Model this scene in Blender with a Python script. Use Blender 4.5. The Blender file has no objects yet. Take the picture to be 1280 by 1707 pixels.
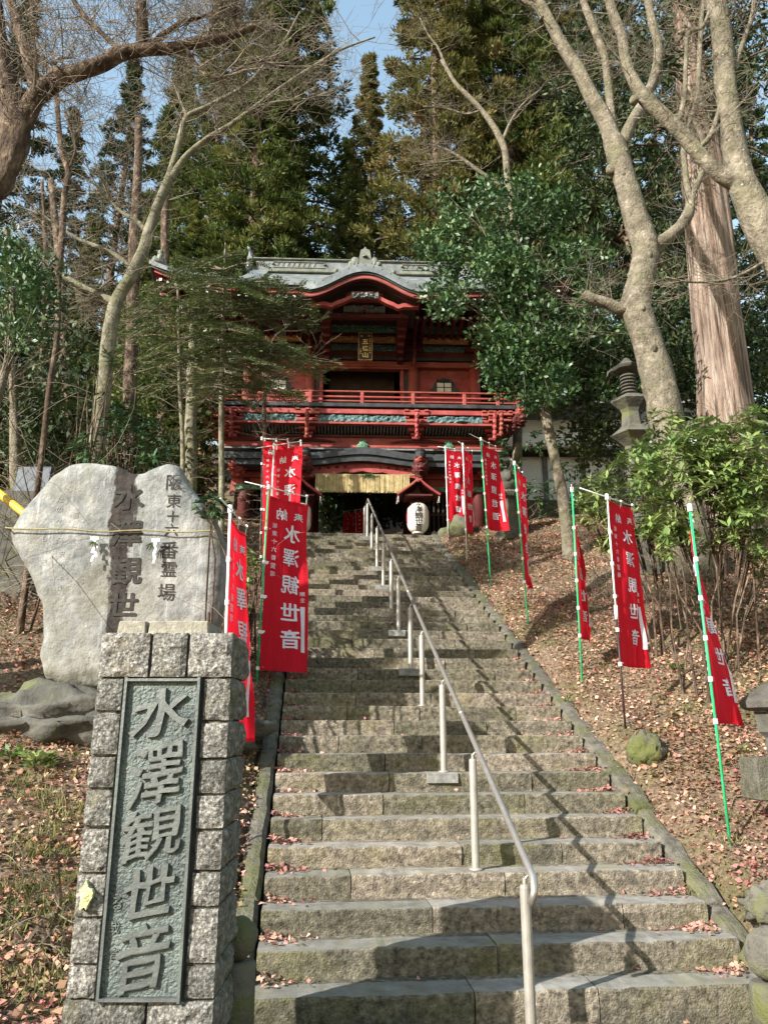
import bpy, bmesh, math, random
import numpy as np
from mathutils import Vector, Matrix, noise
random.seed(7); rng = np.random.default_rng(11)
C = bpy.context.scene.collection
scene = bpy.context.scene
# ------------------------------------------------------------------ camera, sky, sun, exposure
EYE = 1.63; FOC = 1283.0; PITCH = math.radians(16.0)
cp, sp = math.cos(PITCH), math.sin(PITCH)
cam = bpy.data.cameras.new('camera'); cam_o = bpy.data.objects.new('camera', cam); C.objects.link(cam_o)
cam.sensor_fit = 'VERTICAL'; cam.sensor_height = 36.0; cam.lens = FOC/1707*36.0
cam.clip_start = 0.05; cam.clip_end = 2000
cam_o.location = (0, 0, EYE); cam_o.rotation_euler = (math.pi/2+PITCH, 0, 0)
scene.camera = cam_o
SUN_EL = math.radians(29.0); TRAV = Vector((0.76, 0.65, 0)).normalized()
world = bpy.data.worlds.new('World'); scene.world = world; world.use_nodes = True
wn = world.node_tree.nodes; wl = world.node_tree.links
sky = wn.new('ShaderNodeTexSky'); sky.sky_type = 'NISHITA'; sky.sun_disc = False
sky.sun_elevation = SUN_EL; sky.sun_rotation = math.atan2(-TRAV.x, -TRAV.y)
sky.air_density = 2.2; sky.dust_density = 1.2; sky.ozone_density = 2.0
wl.new(sky.outputs[0], wn['Background'].inputs[0]); wn['Background'].inputs[1].default_value = 0.115
sun = bpy.data.lights.new('sun', 'SUN'); sun.energy = 5.0; sun.angle = math.radians(0.5); sun.color = (1.0, 0.955, 0.88)
sun_o = bpy.data.objects.new('sun', sun); C.objects.link(sun_o)
sd = Vector((TRAV.x*math.cos(SUN_EL), TRAV.y*math.cos(SUN_EL), -math.sin(SUN_EL)))
sun_o.rotation_euler = sd.to_track_quat('-Z', 'Y').to_euler(); sun_o.location = (-20, -20, 20)
scene.view_settings.view_transform = 'Standard'; scene.view_settings.look = 'None'
scene.view_settings.exposure = 1.4; scene.view_settings.gamma = 1.0; scene.view_settings.use_curve_mapping = False
scene.cycles.max_bounces = 6; scene.cycles.transparent_max_bounces = 6

# ------------------------------------------------------------------ where a pixel of the photo lies at distance Y
def at(px, py, Y):
    xc = (px-640)/FOC; yc = (853.5-py)/FOC
    k = Y/(cp-yc*sp)
    return Vector((xc*k, Y, EYE+(sp+yc*cp)*k))
def zat(py, Y): return at(640, py, Y).z
def ppm(py, Y):            # photo pixels per metre there
    p = at(640, py, Y); return FOC/(p.y*cp+(p.z-EYE)*sp)

# ------------------------------------------------------------------ object helpers
def setp(o, label=None, cat=None, group=None, kind=None):
    if label: o['label'] = label
    if cat: o['category'] = cat
    if group: o['group'] = group
    if kind: o['kind'] = kind
    return o
def thing(name, label, cat, loc=(0,0,0), rotz=0, group=None, kind=None):
    o = bpy.data.objects.new(name, None); C.objects.link(o); o.empty_display_size = 0.2
    o.location = loc; o.rotation_euler = (0, 0, rotz)
    return setp(o, label, cat, group, kind)
def mesh_np(name, V, F, mats, smooth=False, tint=None, mi=None):
    """V (n,3), F (m,k) arrays with k the same for all faces"""
    me = bpy.data.meshes.new(name)
    V = np.asarray(V, dtype=np.float32); F = np.asarray(F, dtype=np.int32)
    n, (m, k) = len(V), F.shape
    me.vertices.add(n); me.vertices.foreach_set('co', V.ravel())
    me.loops.add(m*k); me.loops.foreach_set('vertex_index', F.ravel())
    me.polygons.add(m); me.polygons.foreach_set('loop_start', np.arange(0, m*k, k, dtype=np.int32))
    if smooth: me.polygons.foreach_set('use_smooth', np.ones(m, dtype=bool))
    for mt in (mats if isinstance(mats, (list, tuple)) else [mats]): me.materials.append(mt)
    if mi is not None: me.polygons.foreach_set('material_index', np.asarray(mi, dtype=np.int32))
    me.update(calc_edges=True)
    if tint is not None:
        a = me.attributes.new('tint', 'FLOAT', 'FACE'); a.data.foreach_set('value', np.asarray(tint, dtype=np.float32))
    return me
def link(name, me, parent=None):
    o = bpy.data.objects.new(name, me); C.objects.link(o)
    if parent is not None: o.parent = parent
    return o
class G:
    """collects solid shapes, built as one mesh"""
    def __init__(s): s.v = []; s.f = []; s.m = []
    def add(s, vs, fs, mi=0):
        b = len(s.v); s.v += [tuple(v) for v in vs]; s.f += [tuple(b+i for i in f) for f in fs]; s.m += [mi]*len(fs); return s
    def box(s, x0, x1, y0, y1, z0, z1, mi=0, M=None, taper=0):
        t = taper
        vs = [(x0,y0,z0),(x1,y0,z0),(x1,y1,z0),(x0,y1,z0),(x0+t,y0+t,z1),(x1-t,y0+t,z1),(x1-t,y1-t,z1),(x0+t,y1-t,z1)]
        if M is not None: vs = [M@Vector(v) for v in vs]
        return s.add(vs, [(3,2,1,0),(4,5,6,7),(0,1,5,4),(1,2,6,5),(2,3,7,6),(3,0,4,7)], mi)
    def tube(s, pts, rad, n=8, mi=0, cap=True, wob=0):
        pts = [Vector(p) for p in pts]; N = len(pts)
        if not hasattr(rad, '__len__'): rad = [rad]*N
        up = None; vs = []
        for i, p in enumerate(pts):
            d = (pts[min(i+1,N-1)]-pts[max(i-1,0)]); d = d.normalized() if d.length > 1e-9 else Vector((0,0,1))
            if up is None:
                a = Vector((1,0,0)) if abs(d.x) < .8 else Vector((0,1,0)); up = (a-d*a.dot(d)).normalized()
            else:
                up = (up-d*up.dot(d)); up = up.normalized() if up.length > 1e-6 else d.orthogonal().normalized()
            r2 = d.cross(up)
            for k in range(n):
                a = 2*math.pi*k/n; r = rad[i]
                if wob: r *= 1+wob*(noise.noise(Vector((p.x*2.2+math.cos(a)*1.6, p.y*2.2+math.sin(a)*1.6, p.z*1.3)))+.6*noise.noise(Vector((p.x*2+math.cos(a)*3.5, p.y*2+math.sin(a)*3.5, p.z*4))))
                vs.append(p+up*(math.cos(a)*r)+r2*(math.sin(a)*r))
        fs = [(i*n+k, i*n+(k+1)%n, (i+1)*n+(k+1)%n, (i+1)*n+k) for i in range(N-1) for k in range(n)]
        if cap: fs += [tuple(range(n-1,-1,-1)), tuple((N-1)*n+k for k in range(n))]
        return s.add(vs, fs, mi)
    def lathe(s, prof, c=(0,0,0), n=20, mi=0, sy=1.0):
        vs = [(c[0]+r*math.cos(2*math.pi*k/n), c[1]+r*sy*math.sin(2*math.pi*k/n), c[2]+z) for r, z in prof for k in range(n)]
        fs = [(i*n+k, i*n+(k+1)%n, (i+1)*n+(k+1)%n, (i+1)*n+k) for i in range(len(prof)-1) for k in range(n)]
        fs += [tuple(range(n-1,-1,-1)), tuple((len(prof)-1)*n+k for k in range(n))]
        return s.add(vs, fs, mi)
    def ball(s, c, r, seg=10, amp=0.0, fr=3.0, mi=0, cut=None):
        r = (r, r, r) if not hasattr(r, '__len__') else r; c = Vector(c); vs = []
        for i in range(seg+1):
            th = math.pi*i/seg
            for k in range(seg*2):
                ph = math.pi*k/seg
                d = Vector((math.sin(th)*math.cos(ph), math.sin(th)*math.sin(ph), math.cos(th)))
                q = 1+amp*noise.noise(d*fr+c*3)
                vs.append(c+Vector((d.x*r[0], d.y*r[1], d.z*r[2]))*q)
        n = seg*2
        fs = [((i+1)*n+k, (i+1)*n+(k+1)%n, i*n+(k+1)%n, i*n+k) for i in range(seg) for k in range(n)]
        return s.add(vs, fs, mi)
    def grid(s, fn, nu, nv, mi=0, flip=False):
        vs = [fn(i/nu, j/nv) for j in range(nv+1) for i in range(nu+1)]
        w = nu+1
        fs = [(j*w+i, j*w+i+1, (j+1)*w+i+1, (j+1)*w+i) for j in range(nv) for i in range(nu)]
        if flip: fs = [f[::-1] for f in fs]
        return s.add(vs, fs, mi)
    def prism(s, poly, y0, y1, mi=0):       # polygon in x,z pulled along y
        n = len(poly)
        vs = [(x, y0, z) for x, z in poly]+[(x, y1, z) for x, z in poly]
        fs = [tuple(range(n)), tuple(range(2*n-1, n-1, -1))]+[(i, n+i, n+(i+1)%n, (i+1)%n) for i in range(n)]
        return s.add(vs, fs, mi)
    def build(s, name, mats, parent=None, smooth=False, off=None, bevel=0):
        me = bpy.data.meshes.new(name)
        vs = s.v if off is None else [(a-off[0], b-off[1], c-off[2]) for a, b, c in s.v]
        me.from_pydata(vs, [], s.f)
        for mt in (mats if isinstance(mats, (list, tuple)) else [mats]): me.materials.append(mt)
        me.polygons.foreach_set('material_index', s.m)
        if smooth: me.polygons.foreach_set('use_smooth', [True]*len(s.f))
        me.update()
        if bevel:
            bm = bmesh.new(); bm.from_mesh(me)
            bmesh.ops.bevel(bm, geom=bm.edges[:], offset=bevel, segments=1, affect='EDGES'); bm.to_mesh(me); bm.free()
        return link(name, me, parent)

# ------------------------------------------------------------------ materials
def srgb(h):
    c = [int(h[i:i+2], 16)/255 for i in (0, 2, 4)]
    return tuple(((x/12.92) if x <= .04045 else ((x+.055)/1.055)**2.4) for x in c)+(1,)
def lin(r, g, b): return (r, g, b, 1)
MATS = {}
def mat(name, cols, scale=4.0, rough=.8, bump=0.0, bscale=30.0, layers=(), metal=0.0, stretch=(1,1,1), coord='W',
        tint=0.0, transl=0.0, spec=0.3, detail=6, bdist=0.02, rnd=0.0, emit=None):
    """cols: list of (pos, linear colour) over a noise; layers: (colour, scale, lo, hi, strength[,stretch]) masks of wear or moss laid over"""
    m = bpy.data.materials.new(name); m.use_nodes = True; MATS[name] = m
    nt = m.node_tree; N = nt.nodes; L = nt.links; b = N['Principled BSDF']
    if coord == 'W': src = N.new('ShaderNodeNewGeometry').outputs['Position']
    else: src = N.new('ShaderNodeTexCoord').outputs['Object']
    def mapped(st):
        mp = N.new('ShaderNodeMapping'); mp.inputs['Scale'].default_value = st; L.new(src, mp.inputs[0]); return mp.outputs[0]
    base = mapped(stretch)
    nz = N.new('ShaderNodeTexNoise'); nz.inputs['Scale'].default_value = scale; nz.inputs['Detail'].default_value = detail
    nz.inputs['Roughness'].default_value = .65; L.new(base, nz.inputs['Vector'])
    cr = N.new('ShaderNodeValToRGB'); cr.color_ramp.elements[0].position = cols[0][0]; cr.color_ramp.elements[0].color = cols[0][1]
    cr.color_ramp.elements[1].position = cols[-1][0]; cr.color_ramp.elements[1].color = cols[-1][1]
    for p, c in cols[1:-1]:
        e = cr.color_ramp.elements.new(p); e.color = c
    L.new(nz.outputs['Fac'], cr.inputs[0]); out = cr.outputs[0]
    for lay in layers:
        col, sc, lo, hi, st = lay[:5]; ss = lay[5] if len(lay) > 5 else (1,1,1)
        n2 = N.new('ShaderNodeTexNoise'); n2.inputs['Scale'].default_value = sc; n2.inputs['Detail'].default_value = 8
        n2.inputs['Roughness'].default_value = .7; L.new(mapped(ss), n2.inputs['Vector'])
        mr = N.new('ShaderNodeMapRange'); mr.inputs[1].default_value = lo; mr.inputs[2].default_value = hi; mr.inputs[4].default_value = st
        L.new(n2.outputs['Fac'], mr.inputs[0])
        mx = N.new('ShaderNodeMix'); mx.data_type = 'RGBA'; L.new(mr.outputs[0], mx.inputs[0]); L.new(out, mx.inputs[6]); mx.inputs[7].default_value = col
        out = mx.outputs[2]
    if tint or rnd:
        hs = N.new('ShaderNodeHueSaturation'); L.new(out, hs.inputs['Color'])
        if tint:
            at_ = N.new('ShaderNodeAttribute'); at_.attribute_name = 'tint'; fac = at_.outputs['Fac']; amt = tint
        else:
            oi = N.new('ShaderNodeObjectInfo'); fac = oi.outputs['Random']; amt = rnd
        mr = N.new('ShaderNodeMapRange'); mr.inputs[3].default_value = 1-amt; mr.inputs[4].default_value = 1+amt; L.new(fac, mr.inputs[0])
        L.new(mr.outputs[0], hs.inputs['Value'])
        mr2 = N.new('ShaderNodeMapRange'); mr2.inputs[3].default_value = .5+amt*.06; mr2.inputs[4].default_value = .5-amt*.06; L.new(fac, mr2.inputs[0])
        L.new(mr2.outputs[0], hs.inputs['Hue'])
        out = hs.outputs[0]
    L.new(out, b.inputs['Base Color'])
    b.inputs['Roughness'].default_value = rough; b.inputs['Metallic'].default_value = metal
    b.inputs['Specular IOR Level'].default_value = spec
    if bump:
        n3 = N.new('ShaderNodeTexNoise'); n3.inputs['Scale'].default_value = bscale; n3.inputs['Detail'].default_value = 8
        n3.inputs['Roughness'].default_value = .6; L.new(base, n3.inputs['Vector'])
        bp = N.new('ShaderNodeBump'); bp.inputs['Strength'].default_value = bump; bp.inputs['Distance'].default_value = bdist
        L.new(n3.outputs['Fac'], bp.inputs['Height']); L.new(bp.outputs[0], b.inputs['Normal'])
    if transl:
        tr = N.new('ShaderNodeBsdfTranslucent'); L.new(out, tr.inputs['Color'])
        ms = N.new('ShaderNodeMixShader'); ms.inputs[0].default_value = transl
        L.new(b.outputs[0], ms.inputs[1]); L.new(tr.outputs[0], ms.inputs[2]); L.new(ms.outputs[0], N['Material Output'].inputs[0])
    return m
MOSS = lin(.10, .115, .025); LICH = lin(.42, .43, .36)
m_step = mat('step_stone', [(.32, lin(.04,.034,.026)), (.48, lin(.135,.118,.088)), (.62, lin(.225,.198,.15)), (.75, lin(.34,.30,.23))], 24, .95, 1.0, 70,
             layers=[(lin(.13,.125,.04), 1.3, .50, .68, .6), (lin(.05,.045,.036), 5, .5, .68, .65), (lin(.33,.30,.24), 40, .62, .70, .6)], rnd=.3, bdist=.022)
m_tread = mat('worn_tread', [(.3, lin(.10,.095,.082)), (.7, lin(.24,.23,.205))], 6, .88, .5, 80, layers=[(lin(.15,.14,.06), 2.0, .52, .66, .6), (lin(.1,.09,.07), 12, .58, .7, .5)], rnd=.2, bdist=.008)
m_kerb = mat('kerb_stone', [(.3, lin(.045,.043,.034)), (.7, lin(.135,.125,.1))], 12, .95, 1.0, 50, layers=[(lin(.07,.078,.02), 2.4, .47, .62, .75), (lin(.24,.23,.19), 20, .6, .7, .5)], rnd=.15)
m_mossrock = mat('mossy_rock', [(.3, lin(.05,.048,.04)), (.7, lin(.15,.14,.115))], 6, .95, 1.0, 30, layers=[(lin(.075,.085,.018), 3, .44, .58, .85)])
m_rock = mat('grey_rock', [(.3, lin(.03,.03,.026)), (.7, lin(.10,.096,.082))], 4, .9, .9, 18, layers=[(MOSS, 3, .52, .66, .6)])
m_cap = mat('beige_cap_stone', [(.3, lin(.15,.14,.11)), (.7, lin(.3,.28,.23))], 16, .9, .6, 60, layers=[(lin(.07,.06,.04), 7, .56, .7, .6)])
m_granite = mat('rough_granite', [(.3, lin(.025,.024,.02)), (.45, lin(.10,.096,.085)), (.56, lin(.2,.195,.178)), (.7, lin(.42,.41,.385))], 60, .9, 1.0, 42,
                layers=[(lin(.05,.047,.04), 5, .5, .68, .85), (lin(.17,.145,.09), 4, .55, .68, .55)], rnd=.3, bdist=.03)
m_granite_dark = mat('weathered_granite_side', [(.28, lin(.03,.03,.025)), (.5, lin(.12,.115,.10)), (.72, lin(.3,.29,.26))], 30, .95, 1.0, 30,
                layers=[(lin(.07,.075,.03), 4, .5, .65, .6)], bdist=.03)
m_mortar = mat('dark_mortar', [(.3, lin(.03,.03,.028)), (.7, lin(.09,.085,.075))], 20, .95, .6, 40)
m_bronze = mat('verdigris_bronze', [(.3, lin(.04,.05,.048)), (.55, lin(.085,.105,.098)), (.75, lin(.14,.165,.15))], 5, .5, 1.0, 48,
               layers=[(lin(.15,.23,.19), 4, .6, .76, .45), (lin(.2,.17,.1), 3, .6, .72, .5)], metal=.25, spec=.5, bdist=.012)
m_bronze_s = mat('smooth_bronze', [(.3, lin(.075,.085,.085)), (.7, lin(.145,.16,.155))], 7, .42, .2, 60, layers=[(lin(.16,.25,.2), 5, .58, .72, .5)], metal=.35, spec=.6)
m_slab = mat('pale_slab_stone', [(.3, lin(.085,.09,.09)), (.5, lin(.17,.175,.172)), (.7, lin(.29,.29,.275))], 4.5, .85, .9, 22,
             layers=[(lin(.2,.185,.14), 1.3, .5, .66, .6, (1,1,.5)), (lin(.32,.33,.33), 6, .54, .68, .8, (2.5,2,.25)), (lin(.12,.115,.085), 1.1, .5, .62, .7), (lin(.10,.095,.07), 7, .56, .68, .6), (lin(.45,.45,.42), 30, .62, .7, .5), (lin(.05,.05,.04), 2.2, .58, .7, .6)], bdist=.02)
# the slab's dark water stain: a band of its own shape down the middle of the face
_n = m_slab.node_tree.nodes; _l = m_slab.node_tree.links; _b = _n['Principled BSDF']; _src = _b.inputs['Base Color'].links[0].from_socket
_geo = _n.new('ShaderNodeNewGeometry'); _sep = _n.new('ShaderNodeSeparateXYZ'); _l.new(_geo.outputs['Position'], _sep.inputs[0])
def _m(op, a, b=None, c=None):
    nd = _n.new('ShaderNodeMath'); nd.operation = op
    for i, v in enumerate((a, b, c)):
        if v is None: continue
        if hasattr(v, 'links'): _l.new(v, nd.inputs[i])
        else: nd.inputs[i].default_value = v
    return nd.outputs[0]
_nz = _n.new('ShaderNodeTexNoise'); _nz.inputs['Scale'].default_value = 2.5; _nz.inputs['Detail'].default_value = 9; _nz.inputs['Roughness'].default_value = .7
_mp = _n.new('ShaderNodeMapping'); _mp.inputs['Scale'].default_value = (1.6, 1, .7); _l.new(_geo.outputs['Position'], _mp.inputs[0]); _l.new(_mp.outputs[0], _nz.inputs['Vector'])
_pa, _pb = at(213, 800, 7.5), at(194, 1040, 7.5); _sl = (_pb.x-_pa.x)/(_pb.z-_pa.z)
_cx = _m('MULTIPLY_ADD', _m('SUBTRACT', _sep.outputs[2], _pa.z), _sl, _pa.x)
_hw = _m('MULTIPLY_ADD', _m('SUBTRACT', _sep.outputs[2], _pb.z), .032, .085)
_d = _m('SUBTRACT', _m('ABSOLUTE', _m('SUBTRACT', _m('MULTIPLY_ADD', _m('SUBTRACT', _nz.outputs['Fac'], .5), .34, _sep.outputs[0]), _cx)), _hw)
_mr = _n.new('ShaderNodeMapRange'); _mr.inputs[1].default_value = .015; _mr.inputs[2].default_value = -.012; _mr.inputs[3].default_value = 0; _mr.inputs[4].default_value = 1.0; _l.new(_d, _mr.inputs[0])
_n2 = _n.new('ShaderNodeTexNoise'); _n2.inputs['Scale'].default_value = 14; _n2.inputs['Detail'].default_value = 8; _l.new(_geo.outputs['Position'], _n2.inputs['Vector'])
_cr = _n.new('ShaderNodeValToRGB'); _cr.color_ramp.elements[0].position = .3; _cr.color_ramp.elements[0].color = lin(.007,.006,.005); _cr.color_ramp.elements[1].position = .75; _cr.color_ramp.elements[1].color = lin(.04,.031,.026); _l.new(_n2.outputs['Fac'], _cr.inputs[0])
_mx = _n.new('ShaderNodeMix'); _mx.data_type = 'RGBA'; _l.new(_mr.outputs[0], _mx.inputs[0]); _l.new(_src, _mx.inputs[6]); _l.new(_cr.outputs[0], _mx.inputs[7]); _l.new(_mx.outputs[2], _b.inputs['Base Color'])
m_inscr = mat('cut_inscription', [(.3, lin(.012,.011,.01)), (.7, lin(.05,.046,.042))], 20, .95)
m_inscr_faint = mat('worn_inscription', [(.3, lin(.13,.13,.125)), (.7, lin(.3,.3,.29))], 20, .95)
m_stain = mat('dark_water_stain', [(.3, lin(.045,.038,.033)), (.7, lin(.13,.11,.095))], 9, .9, .5, 30)
m_red = mat('vermilion_paint', [(.25, lin(.13,.024,.02)), (.5, lin(.23,.045,.036)), (.75, lin(.30,.09,.075))], 3, .6, .25, 18,
            layers=[(lin(.12,.05,.045), 6, .56, .7, .5), (lin(.45,.2,.16), 10, .62, .75, .4)], rnd=.12)
m_dred = mat('dark_and_shaded_red', [(.3, lin(.04,.009,.008)), (.7, lin(.10,.018,.016))], 4, .6, .25, 18)  # dark red parts; also eave shade put into bracket and gable-post colour
m_black = mat('black_lacquer', [(.3, lin(.012,.013,.015)), (.7, lin(.045,.05,.055))], 5, .5, .2, 14)
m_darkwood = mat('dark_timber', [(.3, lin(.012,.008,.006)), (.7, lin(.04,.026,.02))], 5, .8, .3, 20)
m_slat = mat('grey_slat', [(.3, lin(.08,.085,.085)), (.7, lin(.2,.205,.2))], 9, .8)
m_teal = mat('teal_carving', [(.3, lin(.015,.045,.05)), (.48, lin(.045,.11,.12)), (.6, lin(.14,.19,.18)), (.72, lin(.24,.17,.07))], 22, .7, .8, 40, coord='O')
m_gold = mat('gilt_carving', [(.3, lin(.14,.06,.025)), (.6, lin(.42,.24,.1)), (.75, lin(.6,.42,.18))], 20, .6, .6, 40)
m_greenc = mat('green_carving', [(.3, lin(.02,.05,.03)), (.55, lin(.08,.18,.11)), (.75, lin(.35,.4,.28))], 20, .7, .7, 40)
m_copper = mat('grey_copper_roof', [(.3, lin(.06,.07,.072)), (.5, lin(.11,.125,.13)), (.72, lin(.2,.225,.23))], 2.5, .5, .3, 12,
               layers=[(lin(.12,.11,.08), 4, .55, .7, .5), (lin(.25,.33,.3), 3, .6, .72, .5)], spec=.5)
m_copperd = mat('dark_ridge_copper', [(.3, lin(.06,.07,.062)), (.7, lin(.18,.19,.16))], 5, .6, .4, 20, layers=[(lin(.1,.09,.05), 4, .5, .65, .6)])
m_white = mat('white_paint', [(.3, lin(.4,.39,.36)), (.7, lin(.55,.54,.5))], 6, .7)
m_plaster = mat('white_plaster', [(.3, lin(.6,.61,.62)), (.7, lin(.78,.78,.77))], 2, .85, .1, 20, layers=[(lin(.3,.3,.28), 3, .6, .75, .4, (1,1,.3))])
m_paper = mat('lantern_paper', [(.3, lin(.6,.58,.52)), (.7, lin(.75,.73,.67))], 3, .8, .1, 40, transl=.25)
m_ink = mat('black_ink', [(.3, lin(.015,.015,.015)), (.7, lin(.03,.03,.03))], 6, .8)
m_lred = mat('lantern_red', [(.3, lin(.4,.05,.05)), (.7, lin(.5,.08,.07))], 6, .8)
m_straw = mat('straw', [(.3, lin(.24,.18,.08)), (.7, lin(.46,.37,.19))], 8, .9, .4, 60, tint=.35)
m_cloth = mat('red_banner_cloth', [(.3, lin(.50,.006,.018)), (.7, lin(.64,.012,.03))], 3, .75, .6, 9, stretch=(3,3,.25), transl=.38, spec=.2)
m_print = mat('white_banner_print', [(.3, lin(.70,.68,.76)), (.7, lin(.8,.78,.84))], 5, .8, transl=.3)
m_polew = mat('white_plastic_pole', [(.3, lin(.6,.6,.58)), (.7, lin(.75,.75,.72))], 6, .45)
m_poleg = mat('green_plastic_pole', [(.3, lin(.01,.28,.10)), (.7, lin(.03,.42,.18))], 6, .4)
m_poleb = mat('black_plastic_pole', [(.3, lin(.015,.01,.01)), (.7, lin(.04,.02,.02))], 6, .5)
m_steel = mat('brushed_steel', [(.3, lin(.32,.30,.27)), (.7, lin(.42,.4,.37))], 12, .38, .08, 90, metal=.75, layers=[(lin(.3,.26,.2), 6, .6, .75, .3)])
m_steelp = mat('satin_steel_post', [(.3, lin(.26,.24,.215)), (.7, lin(.36,.34,.31))], 12, .45, .05, 90, metal=.45)
m_concrete = mat('pale_mortar_patch', [(.3, lin(.1,.1,.09)), (.7, lin(.24,.235,.22))], 14, .9, .4, 40)
m_bark_p = mat('pale_smooth_bark', [(.28, lin(.05,.045,.03)), (.5, lin(.14,.12,.088)), (.72, lin(.26,.23,.18))], 7, .9, 1.0, 26,
               layers=[(lin(.12,.12,.06), 2.2, .48, .66, .6), (lin(.05,.042,.03), 6, .54, .7, .7, (1,1,2.2)), (lin(.55,.54,.48), 16, .64, .69, .85)], stretch=(1,1,.8), bdist=.05)
m_bark_c = mat('red_cedar_bark', [(.3, lin(.045,.03,.022)), (.5, lin(.16,.11,.082)), (.7, lin(.34,.27,.22))], 7, .95, 1.0, 16, stretch=(1,1,.06), bdist=.09,
               layers=[(lin(.36,.3,.25), 2.5, .5, .68, .5, (1,1,.15)), (lin(.03,.02,.015), 11, .52, .6, .85, (1,1,.035)), (lin(.25,.24,.21), 14, .56, .64, .7, (1,1,.04))])
m_bark_d = mat('dark_brown_bark', [(.3, lin(.018,.011,.008)), (.5, lin(.07,.047,.032)), (.7, lin(.22,.165,.12))], 10, .95, 1.0, 18, stretch=(1,1,.5), bdist=.05)
m_twig = mat('grey_twig', [(.3, lin(.07,.055,.04)), (.7, lin(.24,.2,.15))], 5, .9)
m_bark_g = mat('grey_green_bark', [(.25, lin(.05,.045,.03)), (.5, lin(.13,.12,.085)), (.75, lin(.25,.235,.17))], 8, .9, .8, 22, layers=[(MOSS, 3, .5, .65, .5)])
def leafm(name, a, b, c, tint=.4, rough=.5, tr=.2, spec=.4, scale=2.0):
    return mat(name, [(.3, lin(*a)), (.5, lin(*b)), (.7, lin(*c))], scale, rough, tint=tint, transl=tr, spec=spec, detail=2)
m_lf_cedar = leafm('cedar_foliage', (.035,.06,.014), (.065,.09,.02), (.12,.13,.035), .6, .7, .3, .2, .5)
m_lf_bronze = leafm('bronze_cedar_foliage', (.07,.08,.02), (.12,.12,.034), (.19,.15,.06), .6, .7, .3, .2, .5)
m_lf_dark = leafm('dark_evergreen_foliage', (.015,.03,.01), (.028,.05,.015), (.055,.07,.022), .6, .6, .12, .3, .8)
m_lf_cam = leafm('glossy_camellia_leaf', (.02,.055,.02), (.04,.09,.028), (.085,.14,.045), .6, .48, .15, .45)
m_lf_rho = leafm('rhododendron_leaf', (.07,.12,.03), (.14,.20,.055), (.22,.27,.10), .4, .4, .22, .5)
m_lf_fir = leafm('fir_needle', (.04,.07,.025), (.08,.12,.035), (.15,.19,.06), .45, .6, .15, .3, 1.5)
m_lf_brown = leafm('dry_brown_leaf', (.11,.06,.035), (.2,.12,.07), (.3,.2,.12), .4, .8, .2, .2)
m_litter = leafm('fallen_leaf', (.18,.09,.055), (.32,.2,.12), (.46,.35,.22), .65, .85, .15, .15, 1.2)
m_redlitter = leafm('fallen_maple_leaf', (.17,.075,.06), (.31,.16,.12), (.45,.28,.21), .6, .85, .15, .15, 1.2)
m_grass = leafm('grass_blade', (.05,.08,.02), (.12,.13,.04), (.22,.2,.09), .4, .7, .2, .2)
m_ground = mat('leafy_soil', [(.25, lin(.035,.026,.017)), (.45, lin(.10,.07,.045)), (.6, lin(.2,.145,.095)), (.78, lin(.32,.25,.17))], 26, .95, 1.0, 22,
               layers=[(lin(.065,.07,.022), 1.1, .5, .62, .75), (lin(.4,.29,.19), 30, .6, .68, .6)], bdist=.06, detail=10)
m_blueboard = mat('slate_blue_board', [(.3, lin(.025,.035,.05)), (.7, lin(.05,.065,.085))], 4, .5)
m_yellow = mat('yellow_pipe', [(.3, lin(.5,.3,.03)), (.7, lin(.6,.38,.05))], 4, .5)
m_sheet = mat('shide_paper', [(.3, lin(.75,.76,.8)), (.7, lin(.8,.8,.82))], 4, .7, transl=.2)

# ------------------------------------------------------------------ glyphs of the built-in font
GL = {}
def glyph(ch, bold=.02, cut=0.0):
    """verts (n,2) centred on the glyph's box, about 1 high, and tris"""
    key = (ch, bold, cut)
    if key in GL: return GL[key]
    cu = bpy.data.curves.new('g', 'FONT'); cu.body = ch; cu.size = 1; cu.offset = bold; cu.resolution_u = 2; cu.fill_mode = 'FRONT'
    ob = bpy.data.objects.new('g', cu); C.objects.link(ob)
    dg = bpy.context.evaluated_depsgraph_get(); me = bpy.data.meshes.new_from_object(ob.evaluated_get(dg))
    bm = bmesh.new(); bm.from_mesh(me); bmesh.ops.triangulate(bm, faces=bm.faces[:])
    xs = [v.co.x for v in bm.verts]; ys = [v.co.y for v in bm.verts]
    cx, cy = (min(xs)+max(xs))/2, (min(ys)+max(ys))/2; w = max(max(xs)-min(xs), max(ys)-min(ys), .3)
    for v in bm.verts: v.co.x = (v.co.x-cx)/w; v.co.y = (v.co.y-cy)/w
    if cut:
        for ax in (0, 1):
            no = Vector((1,0,0)) if ax == 0 else Vector((0,1,0)); k = -.5+cut
            while k < .5:
                bmesh.ops.bisect_plane(bm, geom=bm.verts[:]+bm.edges[:]+bm.faces[:], plane_co=no*k, plane_no=no); k += cut
        bmesh.ops.triangulate(bm, faces=bm.faces[:])
    bm.verts.index_update()
    V = [(v.co.x, v.co.y) for v in bm.verts]; F = [tuple(v.index for v in f.verts) for f in bm.faces]
    bm.free(); bpy.data.objects.remove(ob); bpy.data.curves.remove(cu); bpy.data.meshes.remove(me)
    GL[key] = (V, F); return GL[key]
def write(g, ch, fn, cx, cy, size, mirror=False, bold=.02, cut=0.0, sx=1.0, mi=0, flip=False):
    V, F = glyph(ch, bold, cut); s = -1 if mirror else 1
    vs = [fn(cx+s*x*size*sx, cy+y*size) for x, y in V]
    g.add(vs, [f[::-1] for f in F] if flip else F, mi)
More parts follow.
